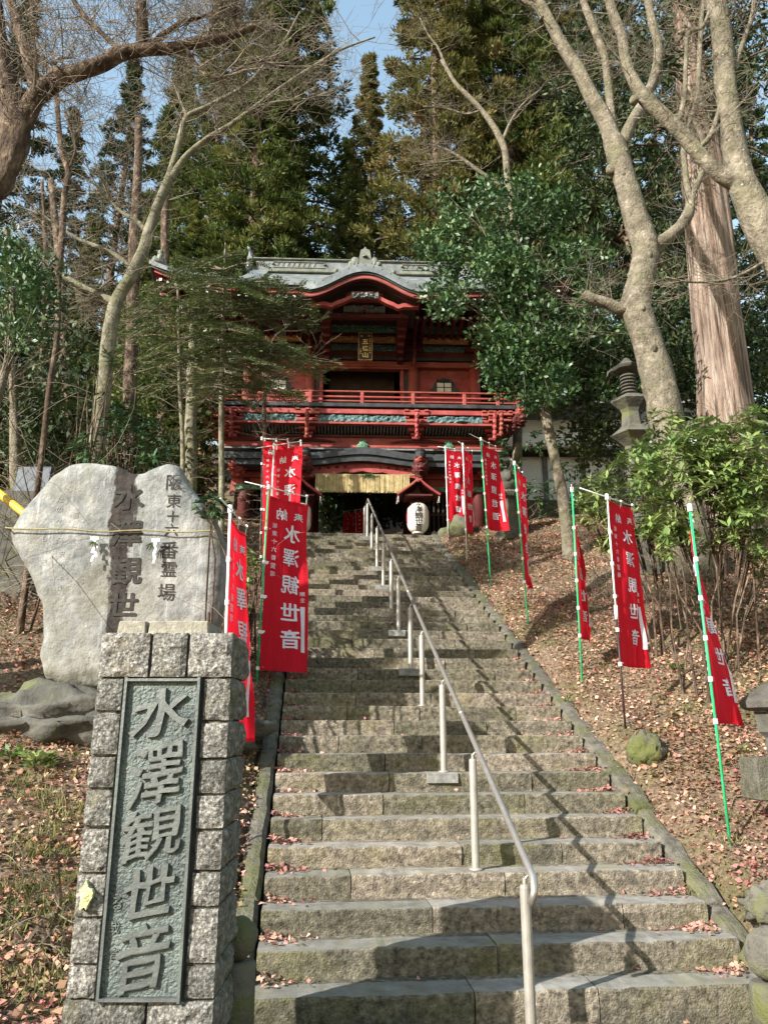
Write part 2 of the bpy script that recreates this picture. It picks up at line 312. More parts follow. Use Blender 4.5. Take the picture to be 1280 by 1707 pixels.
def heavy(g, ch, fn, cx, cy, size, mirror=False, cut=0.0, sx=1.0, bold=.006, sp=.016, flip=False):
    """a bolder stroke: the thin outline laid several times, each a hair further out; fn(x, y, lift)"""
    for i, (a, b) in enumerate(((0, 0), (1, 1), (-1, 1), (1, -1), (-1, -1))):
        write(g, ch, lambda x, y: fn(x, y, i*.0005), cx+a*sp*size*sx, cy+b*sp*size, size, mirror, bold, cut, sx, 0, flip)
def raised(g, ch, fn, cx, cy, size, h, bold=.03, sx=1.0, mi=0, cut=0.0, mirror=False):
    """solid letter: fn(x, y, d) with d the height over the surface; a chamfered top"""
    V, F = glyph(ch, bold, cut); s = -1 if mirror else 1
    P = [(cx+s*x*size*sx, cy+y*size) for x, y in V]
    n = len(V); e = {}
    for f in F:
        for a, b in ((f[0],f[1]),(f[1],f[2]),(f[2],f[0])): e[(a, b)] = 1
    fs = [tuple(f) for f in F]+[(b, a, a+n, b+n) for (a, b) in e if (b, a) not in e]
    g.add([fn(x, y, h) for x, y in P]+[fn(x, y, 0) for x, y in P], fs, mi)
# ------------------------------------------------------------------ lie of the land: the stair runs along s, across along t
TH = .095; c_, s_ = math.cos(TH), math.sin(TH); OX, OY = -.76, 5.01; SW = 3.12; TR = .336; RS = .16; NS = 39
def to_st(x, y): dx, dy = x-OX, y-OY; return -dx*s_+dy*c_, dx*c_+dy*s_
def to_xy(s, t): return OX+t*c_-s*s_, OY+t*s_+s*c_
def zplane(s): return RS+RS/TR*s
TOPZ = 6.24
def smooth(a, b, x): x = min(max((x-a)/(b-a), 0), 1); return x*x*(3-2*x)
def height(x, y):
    s, t = to_st(x, y)
    zp = min(max(zplane(s), 0.0), TOPZ)
    w = noise.noise(Vector((x*.9, y*.9, 3)))*.09+noise.noise(Vector((x*3.1, y*3.1, 8)))*.03
    if t < 0: u = -t; off = .04+.13*min(u, 5)+.02*max(u-5, 0)*(u < 60)
    elif t > SW: u = t-SW; off = .03+.17*min(u, 3.5)+.05*min(max(u-3.5, 0), 20)
    else: u = 0; off = 0
    k = smooth(.15, .7, u)
    if s < 0.2 and u > 0:
        zp = zp+(.22*smooth(-3.2, -.6, s))*smooth(.2, .7, u)*(1-smooth(0, .6, s+.4))
    fade = smooth(-5, -1.5, s)
    z = zp+off*fade+w*k*fade
    if s > 12.6: z = zp+off*(1-.5*smooth(12.6, 16, s))*(1-smooth(12.6,13.2,s)*(1-smooth(1.2, 3.0, abs(t-SW/2)-SW/2)))+w*k
    if y > 24.5: z += .60*min(y-24.5, 24)+w
    if u > 0 and -.4 < s < 12.8: z -= .13*(1-smooth(.16, .42, u))
    if -.15 < t < SW+.15 and -.2 < s < 13.0: z -= .30
    return z
def ground_hit(px, py):
    Y = 2.5
    while Y < 60:
        p = at(px, py, Y)
        if p.z < height(p.x, p.y): return Vector((p.x, p.y, height(p.x, p.y)))
        Y += .03
    return p
def make_ground():
    def axis(lo, hi, mid0, mid1, fine, grow=1.22):
        a = list(np.arange(mid0, mid1+1e-6, fine)); d = fine
        while a[-1] < hi: d *= grow; a.append(a[-1]+d)
        d = fine
        while a[0] > lo: d *= grow; a.insert(0, a[0]-d)
        return np.array(a)
    X = axis(-400, 400, -7.5, 10, .13); Y = axis(-60, 600, -1, 20, .13)
    V = np.array([(x, y, height(x, y)) for y in Y for x in X]); w = len(X)
    I = np.arange((len(Y)-1)*w).reshape(len(Y)-1, w)[:, :-1].ravel()
    F = np.stack([I, I+1, I+1+w, I+w], 1)
    setp(link('ground', mesh_np('ground', V, F, m_ground, smooth=True)), kind='structure')
make_ground()

# ------------------------------------------------------------------ the stone stair: every slab its own piece
NOSE = [1658.6,1580,1514.6,1458.8,1411.6,1367,1326,1290.5,1257,1226,1201,1177,1154.3,1133.5,1114,1095.3,1079,1063,1048.8,1033.8,1025,1012.5,1001.9,992.3,981.9,974.4,965.6,957.5,950.6,944.4,935.6,930,922.5,915.6,909.4,903.8,900,893.8,888.8]
nose_z = []
for n in range(NS):
    zz = zat(NOSE[n], to_xy(n*TR, .7)[1]); nose_z.append(.65*zz+.35*zplane(n*TR))
stairs = thing('stone_stairs', None, None, (OX, OY, 0), TH, kind='structure')     # local x = t, local y = s
JOINT = {0:[1.3,2.05],1:[1.52],2:[1.16,2.5],3:[.62,1.75],4:[1.5,2.3],5:[.42],6:[.95,2.2]}
def slab(t0, t1, s0, s1, z0, z1, near):
    g = G(); nu = max(3, int((t1-t0)/(.05 if near else .3))); seed = random.random()*99
    a = .007 if near else .006
    prof = [(0, 0), (0, .32), (0, .68), (0, .955), (.022, 1.0), (.66, 1.0), (1, 1.0)] if near else [(0, 0), (0, .95), (.03, 1.0), (1, 1.0)]
    def fn(u, k):
        j = int(round(k*(len(prof)-1))); ds, dz = prof[j]
        x = t0+(t1-t0)*u; sag = noise.noise(Vector((x*1.7+seed, seed, 0)))
        r = noise.noise(Vector((x*5+seed, dz*3, seed))); r2 = noise.noise(Vector((x*14+seed, dz*6, seed))); r3 = noise.noise(Vector((x*8+seed, 3, seed)))*1.4
        y = s0+(s1-s0)*ds+(a*(sag*1.6+r+.8*r2) if ds < .1 else 0)+(.012 if dz < .5 else 0)
        if dz >= .9 and (u in (0, 1)): y += .012
        z = z0+(z1-z0)*dz+(.005*sag+.004*r2-(.02*max(0, r3-.28) if j in (3, 4) and near else 0) if dz > .9 else 0)
        return (x, y, z)
    g.grid(fn, nu, len(prof)-1)
    for i in range(len(g.f)): g.m[i] = 1 if i//nu == (4 if near else 2) else 0
    w = nu+1
    g.add([fn(0, k/(len(prof)-1)) for k in range(len(prof))]+[(t0, s1, z0)], [tuple(range(len(prof), -1, -1))])
    g.add([fn(1, k/(len(prof)-1)) for k in range(len(prof))]+[(t1, s1, z0)], [tuple(range(len(prof)+1))])
    return g
for n in range(NS):
    js = JOINT.get(n)
    if js is None:
        js = []; x = random.uniform(.5, 1.3)
        while x < SW-.45: js.append(x); x += random.uniform(.8, 1.5)
    # the two lowest steps run on a little wider to the right
    t_end = SW+(.34 if n == 0 else (.03 if n == 1 else 0)); ts = [0]+js+[t_end]
    for a, b in zip(ts[:-1], ts[1:]):
        dz = random.uniform(-.004, .004); ds = random.uniform(-.008, .008)
        slab(a+.004, b-.004, n*TR+ds, (n+1)*TR+.04, nose_z[n]-(.30 if n == 0 else .18), nose_z[n]+dz, n < 16).build('step_stone', [m_step, m_tread], stairs)
# landing slabs at the stair head, leading into the gate
for i in range(4):
    for j in range(5):
        x0 = -.3+j*.75; y0 = 13.1+i*.62+.06
        G().box(x0+.006, x0+.744, y0+.006, y0+.614, TOPZ-.3, TOPZ-.03+random.uniform(-.004,.004), taper=.006).build('landing_slab', m_step, stairs)
# kerbs down both flanks
def kerb(side):
    s = -.1
    while s < 12.9:
        L = random.uniform(.6, 1.15); wdt = random.uniform(.15, .24)
        t0, t1 = ((-wdt-.02, -.02) if side < 0 else (SW+.02, SW+wdt+.02)); up = random.uniform(-.07, -.035)
        g = G(); N = 7
        def fn(u, v, i=None):
            pass
        rows = []
        for k in range(N+1):
            ss = s+.01+(L-.02)*k/N; zz = zplane(ss)+up; q = .022*noise.noise(Vector((ss*4, side*7, 1)))
            r = .02 if k in (0, N) else 0
            rows.append([(t0, ss, zz-.35), (t0+.0+q, ss, zz-.04-r), (t0+.03+q, ss, zz+q-r*.6), ((t0+t1)/2, ss, zz+.008+q-r*.6), (t1-.03+q, ss, zz+q-r*.6), (t1+q, ss, zz-.04-r), (t1, ss, zz-.35)])
        vs = [p for r in rows for p in r]; m = 7
        fs = [(i*m+j, (i+1)*m+j, (i+1)*m+j+1, i*m+j+1) for i in range(N) for j in range(m-1)]
        fs += [tuple(range(m)), tuple(reversed(range(N*m, N*m+m)))]
        g.add(vs, fs); g.build('kerb_stone', m_kerb, stairs)
        s += L
kerb(-1); kerb(1)

# ------------------------------------------------------------------ the handrail up the middle
hr_base = to_xy(0, 1.52)
hand = thing('handrail', 'long grey steel handrail climbing the middle of the stone stairs on round posts', 'handrail', (OX, OY, 0), TH)
POSTN = [-1, 3, 7, 11, 14, 18, 21, 25, 29, 33, 37, 40]
g = G(); pts = []
def tread(n): return 0.0 if n < 0 else (nose_z[n] if n < NS else TOPZ-.03)
RT = 1.605; RH = .90
def railz(s): return zplane(s)+RH-.10
ln = [(RT-.03, -.325, railz(-.3)-.13), (RT-.012, -.335, railz(-.3)-.06), (RT, -.29, railz(-.29)), (RT, -.1, railz(-.1))]
for k in range(1, 27): ln.append((RT, k*.5, railz(k*.5)))
ln += [(RT, 13.1, railz(12.95)+.02), (RT, 13.5, railz(13.0)+.03), (RT, 14.2, railz(13.0)+.03)]
g.tube(ln, .0215, 12); g.build('rail', m_steel, hand, smooth=True)
for sj in (1.75, 5.3, 9.4):
    G().tube([(RT, sj-.015, railz(sj-.015)), (RT, sj+.015, railz(sj+.015))], .0245, 12).build('rail_sleeve', m_steel, hand, smooth=True)
for n in POSTN:
    s0 = n*TR+.13 if n >= 0 else -.24; z0 = tread(n); ht = railz(min(s0, 13))-.065-z0
    g = G(); g.lathe([(.031, 0), (.031, ht-.02), (.028, ht-.005), (.012, ht), (.012, ht+.03), (.006, ht+.034)], (1.565, s0, z0), 16)
    p = g.build('post', m_steelp, hand, smooth=False)
    g = G(); g.tube([(1.565, s0, z0+ht+.015), (1.575, s0, z0+ht+.035), (RT-.01, s0, railz(min(s0,13))-.012)], .009, 8); g.build('bracket', m_steel, hand, smooth=True)
    G().lathe([(.055, 0), (.055, .008), (.04, .016), (.033, .018)], (1.565, s0, z0+.002), 16).build('base_flange', m_steelp, hand, smooth=True)
for n in (7, 14, 18, 25, 29, 37):
    w = random.uniform(.09, .14); h = .16
    g = G(); off = random.choice((-.1, -.06)); sn = n*TR
    g.box(1.56-w+off*.4, 1.56+w+off*.2, sn-.016, sn+.25, nose_z[n]-.09, nose_z[n]+.004)
    g.build('mortar_patch', m_concrete, stairs, bevel=.006)

# ------------------------------------------------------------------ pillar monument
PY = 3.86
pil = thing('stone_pillar', 'square rough granite pillar at the foot of the stairs with a raised bronze name plaque', 'pillar', (-.98, PY, .0))
PX0, PX1 = -1.272*PY/3.5, -.682*PY/3.5
def zP(py): return zat(py, PY)
def xP(px, py): return at(px, py, PY).x
pz_top = zP(1055)
g = G(); g.box(PX0+.02, PX1-.02, PY+.022, PY+.40, -.1, pz_top-.02); g.build('mortar_core', m_mortar, pil, off=pil.location)
def rough_block(x0, x1, z0, z1, y0, y1, mt, amp=.02, face='front'):
    """quarry-faced stone: a margin round a bulging broken face"""
    g = G(); nu, nv = max(4, int((x1-x0)/.022)), max(4, int((z1-z0)/.022)); sd_ = random.random()*50
    def fn(u, v):
        m = min(u, 1-u, 1.0)*(x1-x0); m2 = min(v, 1-v)*(z1-z0); e = min(1, min(m, m2)/.028)
        x = x0+(x1-x0)*u; z = z0+(z1-z0)*v
        q = noise.noise(Vector((x*9+sd_, z*9, sd_)))*.8+noise.noise(Vector((x*24+sd_, z*24, sd_)))*.6+.25+noise.noise(Vector((x*55+sd_, z*55, sd_)))*.25
        jx = .004*noise.noise(Vector((z*20, sd_, 1))) if u in (0, 1) else 0; jz = .004*noise.noise(Vector((x*20, sd_, 5))) if v in (0, 1) else 0
        return (x+jx, y0-e*(amp*.5+amp*q), z+jz)
    g.grid(fn, nu, nv)
    w = nu+1; rim = [j for j in range(nu+1)]+[(k*w+nu) for k in range(1, nv+1)]+[nv*w+j for j in range(nu-1, -1, -1)]+[k*w for k in range(nv-1, 0, -1)]
    b = len(g.v); g.v += [(g.v[i][0], y1, g.v[i][2]) for i in rim]
    for i in range(len(rim)):
        a, c2 = rim[i], rim[(i+1) % len(rim)]; g.f.append((c2, a, b+i, b+(i+1) % len(rim))); g.m.append(0)
    return g
def blk(x0, x1, z0, z1, name='granite_block', amp=.013, mt=None): 
    rough_block(x0, x1, z0, z1, PY, PY+.12, None, amp).build(name, mt or m_granite, pil, off=pil.location)
for a, b in ((165, 250), (256, 316), (321, 396)):
    blk(PX0+(a-165)/231*(PX1-PX0), PX0+(b-165)/231*(PX1-PX0), zP(1128), pz_top, amp=.018)
PLX0, PLX1 = xP(213, 1133), xP(335, 1133); 
for a, b in ((1132,1184),(1190,1257),(1262,1312),(1318,1376),(1383,1453),(1459,1527),(1533,1605),(1611,1664)):
    blk(PX0, PLX0-.022+random.uniform(-.004,.004), zP(b), zP(a))
for a, b in ((1132,1200),(1206,1263),(1268,1322),(1327,1381),(1387,1450),(1456,1510),(1516,1605),(1611,1664)):
    blk(PLX1+.022+random.uniform(-.004,.004), PX1, zP(b), zP(a))
xm = xP(243, 1700)
blk(PX0-.01, xm-.006, zP(1760), zP(1670), amp=.022); blk(xm+.006, PX1, zP(1760), zP(1670), amp=.022)
blk(PX0-.01, xm-.10, -.05, zP(1766)); blk(xm-.09, PX1, -.05, zP(1766))
# right flank, laid with the same courses
zz = [zP(v) for v in (1128, 1200, 1263, 1322, 1381, 1450, 1510, 1605, 1666, 1760)]+[-.05]
for k, (zt, zb) in enumerate(zip([pz_top]+zz[:-1], zz)):
    gg = rough_block(PY+.015, PY+.41, zb+.005, zt-.005, 0, .1, None, .022)
    gg.v = [(PX1-y-.0, x, z) for x, y, z in gg.v]; gg.v = [(v[0], v[1], v[2]) for v in gg.v]; 
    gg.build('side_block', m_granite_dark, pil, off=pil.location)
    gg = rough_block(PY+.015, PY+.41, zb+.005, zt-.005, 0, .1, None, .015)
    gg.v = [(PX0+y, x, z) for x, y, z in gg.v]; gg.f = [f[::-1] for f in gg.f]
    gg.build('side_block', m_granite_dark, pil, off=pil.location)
for a, b in ((190, 252), (254, 381)):
    gg = G(); gg.box(PX0+.065+(a-190)/191*.465, PX0+.065+(b-190)/191*.465-.004, PY+.012, PY+.38, pz_top-.01, zat(1034.5, PY+.012), taper=.006); gg.build('cap_stone', m_cap, pil, off=pil.location, bevel=.006)
# plaque
PB0, PT0 = zP(1664), zP(1134)
plq = G(); 
def hamm(u, v):
    x = PLX0+.008+(PLX1-PLX0-.016)*u; z = PB0+.008+(PT0-PB0-.016)*v
    q = noise.noise(Vector((x*70, z*70, 1)))+.6*noise.noise(Vector((x*140, z*140, 4)))
    return (x, PY-.006-.0035*q, z)
plq.grid(hamm, 60, 260)
plate = plq.build('bronze_plaque', m_bronze, pil, smooth=False, off=pil.location)
fr = G()
fr.box(PLX0-.004, PLX0+.009, PY-.03, PY+.06, PB0-.014, PT0+.014, taper=0); fr.box(PLX1-.009, PLX1+.004, PY-.03, PY+.06, PB0-.014, PT0+.014)
fr.box(PLX0+.009, PLX1-.009, PY-.03, PY+.06, PT0-.006, PT0+.007); fr.box(PLX0+.009, PLX1-.009, PY-.03, PY+.06, PB0-.007, PB0+.006)
o = fr.build('plaque_frame', m_bronze_s, plate, off=pil.location); 
for ch, x0, x1, y0, y1 in (('水', 222, 320, 1145, 1229), ('澤', 220, 306, 1238, 1342), ('観', 204, 306, 1345, 1431), ('世', 210, 291, 1441, 1530), ('音', 195, 284, 1537, 1651)):
    za, zb = zP(y1), zP(y0); cx = xP((x0+x1)/2, (y0+y1)/2); wd = xP(x1, y1)-xP(x0, y1); hh = zb-za; gg = G()
    def fn(x, y, d): 
        return (x+.014*y+.003*math.sin(y*9+x*40)-.02*y*y, PY-.006-d, (za+zb)/2+y*hh*.98+.22*(x-cx)+.004*math.sin(x*60))
    bo = .0 if ch in '澤観音' else .018
    raised(gg, ch, lambda x, y, d: fn(x, y, d), cx, 0, 1.0, .017, bold=bo, sx=wd, cut=.3)
    if ch in '澤観音':
        for i, (a, b) in enumerate(((.012, .012), (-.012, .012), (.012, -.012), (-.012, -.012))): raised(gg, ch, lambda x, y, d: fn(x, y, d), cx+a*wd, b, 1.0, .0165-.0006*i, bold=bo, sx=wd, cut=.3)
    gg.build('raised_character', m_bronze_s, plate, off=pil.location)
for ch, px_, py_, sz in (('る', 196, 1505, .052), ('哉', 192, 1545, .05), ('言', 192, 1588, .045)):
    gg = G(); cx, cz = xP(px_, py_), zP(py_)
    raised(gg, ch, lambda x, y, d: (x, PY-.006-d, y), cx, cz, sz, .006, bold=.01); gg.build('small_raised_character', m_bronze, plate, off=pil.location)
# a pale lichen spot on one block
gg = G(); cx, cz = xP(147, 1490), zP(1492)
pts = [(cx+.028*math.cos(a)*(1+.3*math.sin(3*a+1)), PY-.036, cz+.055*math.sin(a)*(1+.2*math.sin(5*a))) for a in np.linspace(0, 2*math.pi, 24, endpoint=False)]
m_lich = mat('yellow_lichen', [(.35, lin(.3,.3,.2)), (.55, lin(.6,.6,.25)), (.75, lin(.7,.7,.6))], 50, .95, .9, 80)
gg.add([(cx, PY-.042, cz)]+pts+[(p[0]*1.0, PY-.012, p[2]) for p in pts], [(0, i+1, (i+1) % 24+1) for i in range(24)]+[(i+1, i+25, (i+1) % 24+25, (i+1) % 24+1) for i in range(24)])
gg.build('lichen_patch', m_lich, pil, off=pil.location)

# ------------------------------------------------------------------ big standing slab
SY = 7.5
OUT = [(12,880),(30,850),(60,815),(82,790),(105,773),(135,765),(175,768),(200,775),(215,783),(238,785),(258,775),(280,766),(296,772),(310,800),(335,835),(358,868),(374,900),(376,940),(371,990),(363,1030),(350,1062),(330,1095),(290,1125),(230,1145),(160,1152),(100,1146),(70,1130),(60,1098),(68,1060),(66,1010),(47,960),(30,930),(15,905)]
sl = thing('inscribed_stone_slab', 'huge pale natural stone slab with an incised inscription, standing behind the granite pillar', 'monument', at(190, 1150, SY))
P = [at(x, y, SY) for x, y in OUT]
# resample the outline
def resample(P, n):
    L = [0]
    for a, b in zip(P, P[1:]+P[:1]): L.append(L[-1]+(b-a).length)
    out = []
    for k in range(n):
        d = L[-1]*k/n; i = max(j for j in range(len(P)) if L[j] <= d+1e-9); a, b = P[i], P[(i+1) % len(P)]
        out.append(a.lerp(b, (d-L[i])/(L[i+1]-L[i])))
    return out
R_ = resample(P, 170); cen = Vector((at(190, 950, SY).x, SY, at(190, 950, SY).z))
R_ = [p+(p-cen).normalized()*.016*noise.noise(p*6) for p in R_]
rings = [(1.0, .16), (.995, .10), (.98, .05), (.95, .012), (.91, -.012), (.87, -.022)]+[(.83-.04*i, -.024) for i in range(20)]
gg = G(); vs = []
def sface(p, d): return SY+d+.02*noise.noise(Vector((p.x*1.6, p.z*1.6, 2)))+.007*noise.noise(Vector((p.x*7, p.z*7, 5)))
for sc, d in rings:
    for p in R_:
        q = cen+(p-cen)*sc; vs.append((q.x, sface(q, d), q.z))
n = len(R_); fs = [(i*n+k, i*n+(k+1) % n, (i+1)*n+(k+1) % n, (i+1)*n+k) for i in range(len(rings)-1) for k in range(n)]
vs.append((cen.x, sface(cen, -.024), cen.z)); fs += [((len(rings)-1)*n+k, (len(rings)-1)*n+(k+1) % n, len(vs)-1) for k in range(n)]
b = len(vs)
for sc, d in ((.99, .3), (.93, .38)):
    for p in R_:
        q = cen+(p-cen)*sc; vs.append((q.x, SY+d+.03*noise.noise(q*2), q.z))
fs += [(k, b+k, b+(k+1) % n, (k+1) % n) for k in range(n)]+[(b+k, b+n+k, b+n+(k+1) % n, b+(k+1) % n) for k in range(n)]+[tuple(b+n+k for k in range(n))]
gg.add(vs, [f for f in fs])
gg.build('slab_body', m_slab, sl, smooth=True, off=sl.location)
def slabfn(dd):
    def f(x, y):
        q = Vector((x, SY, y)); 
        # depth ring profile at this spot
        return (x, sface(q, -.024)-dd, y)
    return f
def sxz(px, py): p = at(px, py, SY); return p.x, p.z
# stained stripe
g = G(); A = [(196, 792, 226), (190, 830, 238), (188, 870, 238), (186, 905, 237), (186, 940, 233), (184, 975, 222), (180, 1010, 214), (178, 1050, 206)]
rows = []
for i in range(60):
    k = i/59*(len(A)-1); j = min(int(k), len(A)-2); f = k-j
    l = A[j][0]*(1-f)+A[j+1][0]*f; r = A[j][2]*(1-f)+A[j+1][2]*f; y = A[j][1]*(1-f)+A[j+1][1]*f
    l += 3*noise.noise(Vector((y*.08, 1, 1)))+2*noise.noise(Vector((y*.3, 1, 1))); r += 3*noise.noise(Vector((y*.08, 9, 1)))+2.5*noise.noise(Vector((y*.3, 9, 1)))
    for u in range(9):
        x, z = sxz(l+(r-l)*u/8, y); rows.append(slabfn(.004)(x, z))
g.add(rows, [(j*9+i, j*9+i+1, (j+1)*9+i+1, (j+1)*9+i) for j in range(59) for i in range(8)])

def inscribe(text, cols, mt, name, bold=.012, sx=1.0):
    for ch, (px, py, sz) in zip(text, cols):
        x, z = sxz(px, py); s_m = sz/ppm(py, SY); g = G(); f_ = lambda a, b, c=0: slabfn(.007+c)(a, b); (heavy(g, ch, f_, x, z, s_m, cut=.2, sx=sx, sp=.018) if bold > .02 else write(g, ch, f_, x, z, s_m, bold=bold, cut=.25, sx=sx)); g.build(name, mt, sl, off=sl.location)
inscribe('阪東十六番霊場', [(292,805,27),(291,836,24),(289,862,20),(287,884,22),(283,918,30),(283,950,25),(279,988,29)], m_inscr, 'incised_character', .0)
inscribe('水澤観世', [(217,830,44),(214,890,44),(212,952,46),(208,1008,40)], m_inscr, 'large_incised_character', .03, 1.15)
inscribe('たのみくる', [(102,833,11),(101,850,10),(100,868,9),(99,885,9),(98,902,9)], m_inscr_faint, 'faint_character', -.005)
inscribe('心も清き', [(76,878,10),(76,898,11),(76,918,10),(77,938,10)], m_inscr_faint, 'faint_character', -.005)
inscribe('圓仁書', [(128,860,10),(125,882,9),(124,902,9)], m_inscr_faint, 'faint_character', -.005)
inscribe('水沢の深き', [(105,905,9),(105,925,10),(104,944,10),(102,962,10),(101,980,10)], m_inscr_faint, 'faint_character', -.005)
# base rock
br = thing('base_rock', 'long dark mossy rock the inscribed slab stands on, left of the pillar', 'rock', at(80, 1245, 7.3))
g = G(); c0 = at(85, 1208, 7.55); g.ball((c0.x, c0.y, c0.z-.02), (1.0, .5, .34), 26, .5, 3.4); g.ball((c0.x+1.25, c0.y+.1, c0.z-.05), (.75, .45, .32), 20, .4, 3.3)
g.build('rock_body', m_rock, br, smooth=True, off=br.location)
# straw rope and paper streamers
rp = thing('straw_rope', 'thin straw rope tied straight across the face of the big inscribed slab', 'rope', at(190, 888, SY-.06))
g = G(); ps = []
for k in range(41):
    u = k/40; px = 14+u*347; py = 882+6*u+3*math.sin(u*math.pi)+1.5*math.sin(u*17)
    q = at(px, py, SY); ps.append((q.x, SY-.075+.02*(abs(u-.5)*2)**3, q.z))
ps = [(ps[0][0]+.02, ps[0][1]+.22, ps[0][2])]+ps+[(ps[-1][0]-.0, ps[-1][1]+.25, ps[-1][2])]
g.tube(ps, .0075, 6, wob=.35); g.build('rope', m_straw, rp, smooth=True, off=rp.location)
for k, (px, py, lab) in enumerate(((158, 905, 'left'), (260, 908, 'right'))):
    q = at(px, py, SY-.09)
    sh = thing('paper_streamer', 'folded white paper streamer on the straw rope, '+('left of the dark stain on the slab' if k == 0 else 'right of the dark stain on the slab'), 'paper streamer', (q.x, SY-.09, q.z), 0, 'paper streamers hanging from the straw rope')
    g = G(); w = .036; z = .045; x = 0
    for j in range(5):
        g.add([(x-w/2, -.004*j, z), (x+w/2, -.004*j-.006, z), (x+w/2+(.012 if j % 2 else -.012), -.004*j-.01, z-.055), (x-w/2+(.012 if j % 2 else -.012), -.004*j-.003, z-.055)], [(0, 1, 2, 3)])
        z -= .045; x += (.016 if (j % 2) == k else -.012); w *= .88
    g.box(-.04, .04, -.012, -.004, .03, .06)
    g.build('folded_paper', m_sheet, sh)
    g = G(); 
    for j in range(16):
        a = random.uniform(-2.6, -.5); L = random.uniform(.05, .1); g.tube([(-.01+k*-.03, -.0, .02), (-.01+k*-.03+math.cos(a)*L*.6, -.015, .02+math.sin(a)*L*.6), (-.01-k*.03+math.cos(a)*L*.9, -.02, .02+math.sin(a)*L)], [.003, .004, .001], 4)
    g.build('green_sprig', m_lf_fir, sh)
# ------------------------------------------------------------------ the two-storeyed temple gate
GY = 19.5; gcx = at(603, 680, 18.5).x; GROT = .04
gate = thing('temple_gate', 'two-storeyed vermilion temple gate with a curved grey copper roof at the head of the stairs', 'temple gate', (gcx, GY, TOPZ), GROT)
def zg(py, gy=-1.0): return zat(py, GY+gy)-TOPZ
def xg(px, py, gy=-1.0): return at(px, py, GY+gy).x-gcx
def gp(name, g, m, parent=gate, **k): return g.build(name, m, parent, **k)
def gbox(name, x0, x1, y0, y1, z0, z1, m, bev=0, parent=gate): return G().box(x0, x1, y0, y1, z0, z1).build(name, m, parent, bevel=bev)
BX = [-3.1, -1.46, 1.46, 3.1]; BYD = 3.2          # column lines, depth of the body
def relief(name, x0, x1, z0, z1, y, m, amp=.04, nu=40, nv=8, parent=gate, fr=9):
    g = G(); sd_ = random.random()*40
    def fn(u, v):
        x = x0+(x1-x0)*u; z = z0+(z1-z0)*v
        q = abs(noise.noise(Vector((x*fr+sd_, z*fr*1.4, 0))))*2+.5*noise.noise(Vector((x*fr*2.5, z*fr*2.5, sd_)))
        return (x, y-amp*q, z)
    g.grid(fn, nu, nv); g.box(x0, x1, y+.01, y+.05, z0, z1)
    return gp(name, g, m, parent)
def beast(x, y, z, s, m=m_red, sgn=0, parent=gate):
    """carved lion-like beam end: skull, muzzle, jaw, mane curls, ears and eyes, looking along (sgn, -1)"""
    g = G(); dx = .45*sgn
    g.ball((x, y, z), s*.42, 6, .25, 3); g.ball((x+dx*s*.5, y-s*.42, z-s*.05), (s*.26, s*.3, s*.2), 5, .2, 3)
    g.ball((x+dx*s*.45, y-s*.38, z-s*.3), (s*.2, s*.26, s*.09), 5, .1)
    for k in range(9):
        a = 2*math.pi*k/9; g.ball((x+math.cos(a)*s*.42, y+s*.12, z+math.sin(a)*s*.42), s*.17, 4, .3, 4)
    for q in (-1, 1):
        g.ball((x+q*s*.2+dx*s*.2, y-s*.34, z+s*.18), s*.08, 4); g.tube([(x+q*s*.26, y-s*.05, z+s*.3), (x+q*s*.4, y-s*.02, z+s*.5), (x+q*s*.36, y+s*.1, z+s*.6)], [s*.09, s*.07, s*.02], 6)
    return gp('carved_beast_head', g, m, parent)
# podium and floor of the passage
gbox('stone_podium', -4.1, -1.5, -.75, BYD+.8, -.35, .06, m_kerb, .01); gbox('stone_podium', 1.5, 4.1, -.75, BYD+.8, -.35, .06, m_kerb, .01)
gbox('passage_floor', -1.49, 1.49, -.45, BYD+.8, -.35, -.015, m_kerb)
for x0, x1 in ((-4.0, -1.55), (1.55, 4.0)):
    gbox('red_sill', x0, x1, -.55, -.35, .06, .20, m_red, .01)
# lower columns and walls
for iy, y in enumerate((0, BYD/2, BYD)):
    for x in BX:
        G().lathe([(.30, .06), (.30, .12), (.24, .18)], (x, y, 0), 16).build('column_base', m_kerb, gate, smooth=True)
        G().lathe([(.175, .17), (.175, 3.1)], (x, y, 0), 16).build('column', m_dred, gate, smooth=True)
for sgn in (-1, 1):
    xa, xb = sorted((sgn*1.60, sgn*2.95))
    for k in range(11):   # lattice bars before the side bays
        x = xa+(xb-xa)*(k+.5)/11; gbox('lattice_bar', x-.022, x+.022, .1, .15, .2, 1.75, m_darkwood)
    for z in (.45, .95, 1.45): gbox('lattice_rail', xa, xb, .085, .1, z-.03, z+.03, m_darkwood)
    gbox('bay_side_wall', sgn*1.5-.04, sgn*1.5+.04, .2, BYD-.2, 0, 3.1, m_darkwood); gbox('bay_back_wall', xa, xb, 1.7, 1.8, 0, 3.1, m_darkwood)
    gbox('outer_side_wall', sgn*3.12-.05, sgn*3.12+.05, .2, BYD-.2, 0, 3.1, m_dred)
gbox('passage_ceiling', -3.3, 3.3, -.2, BYD+.4, 2.62, 2.70, m_darkwood)
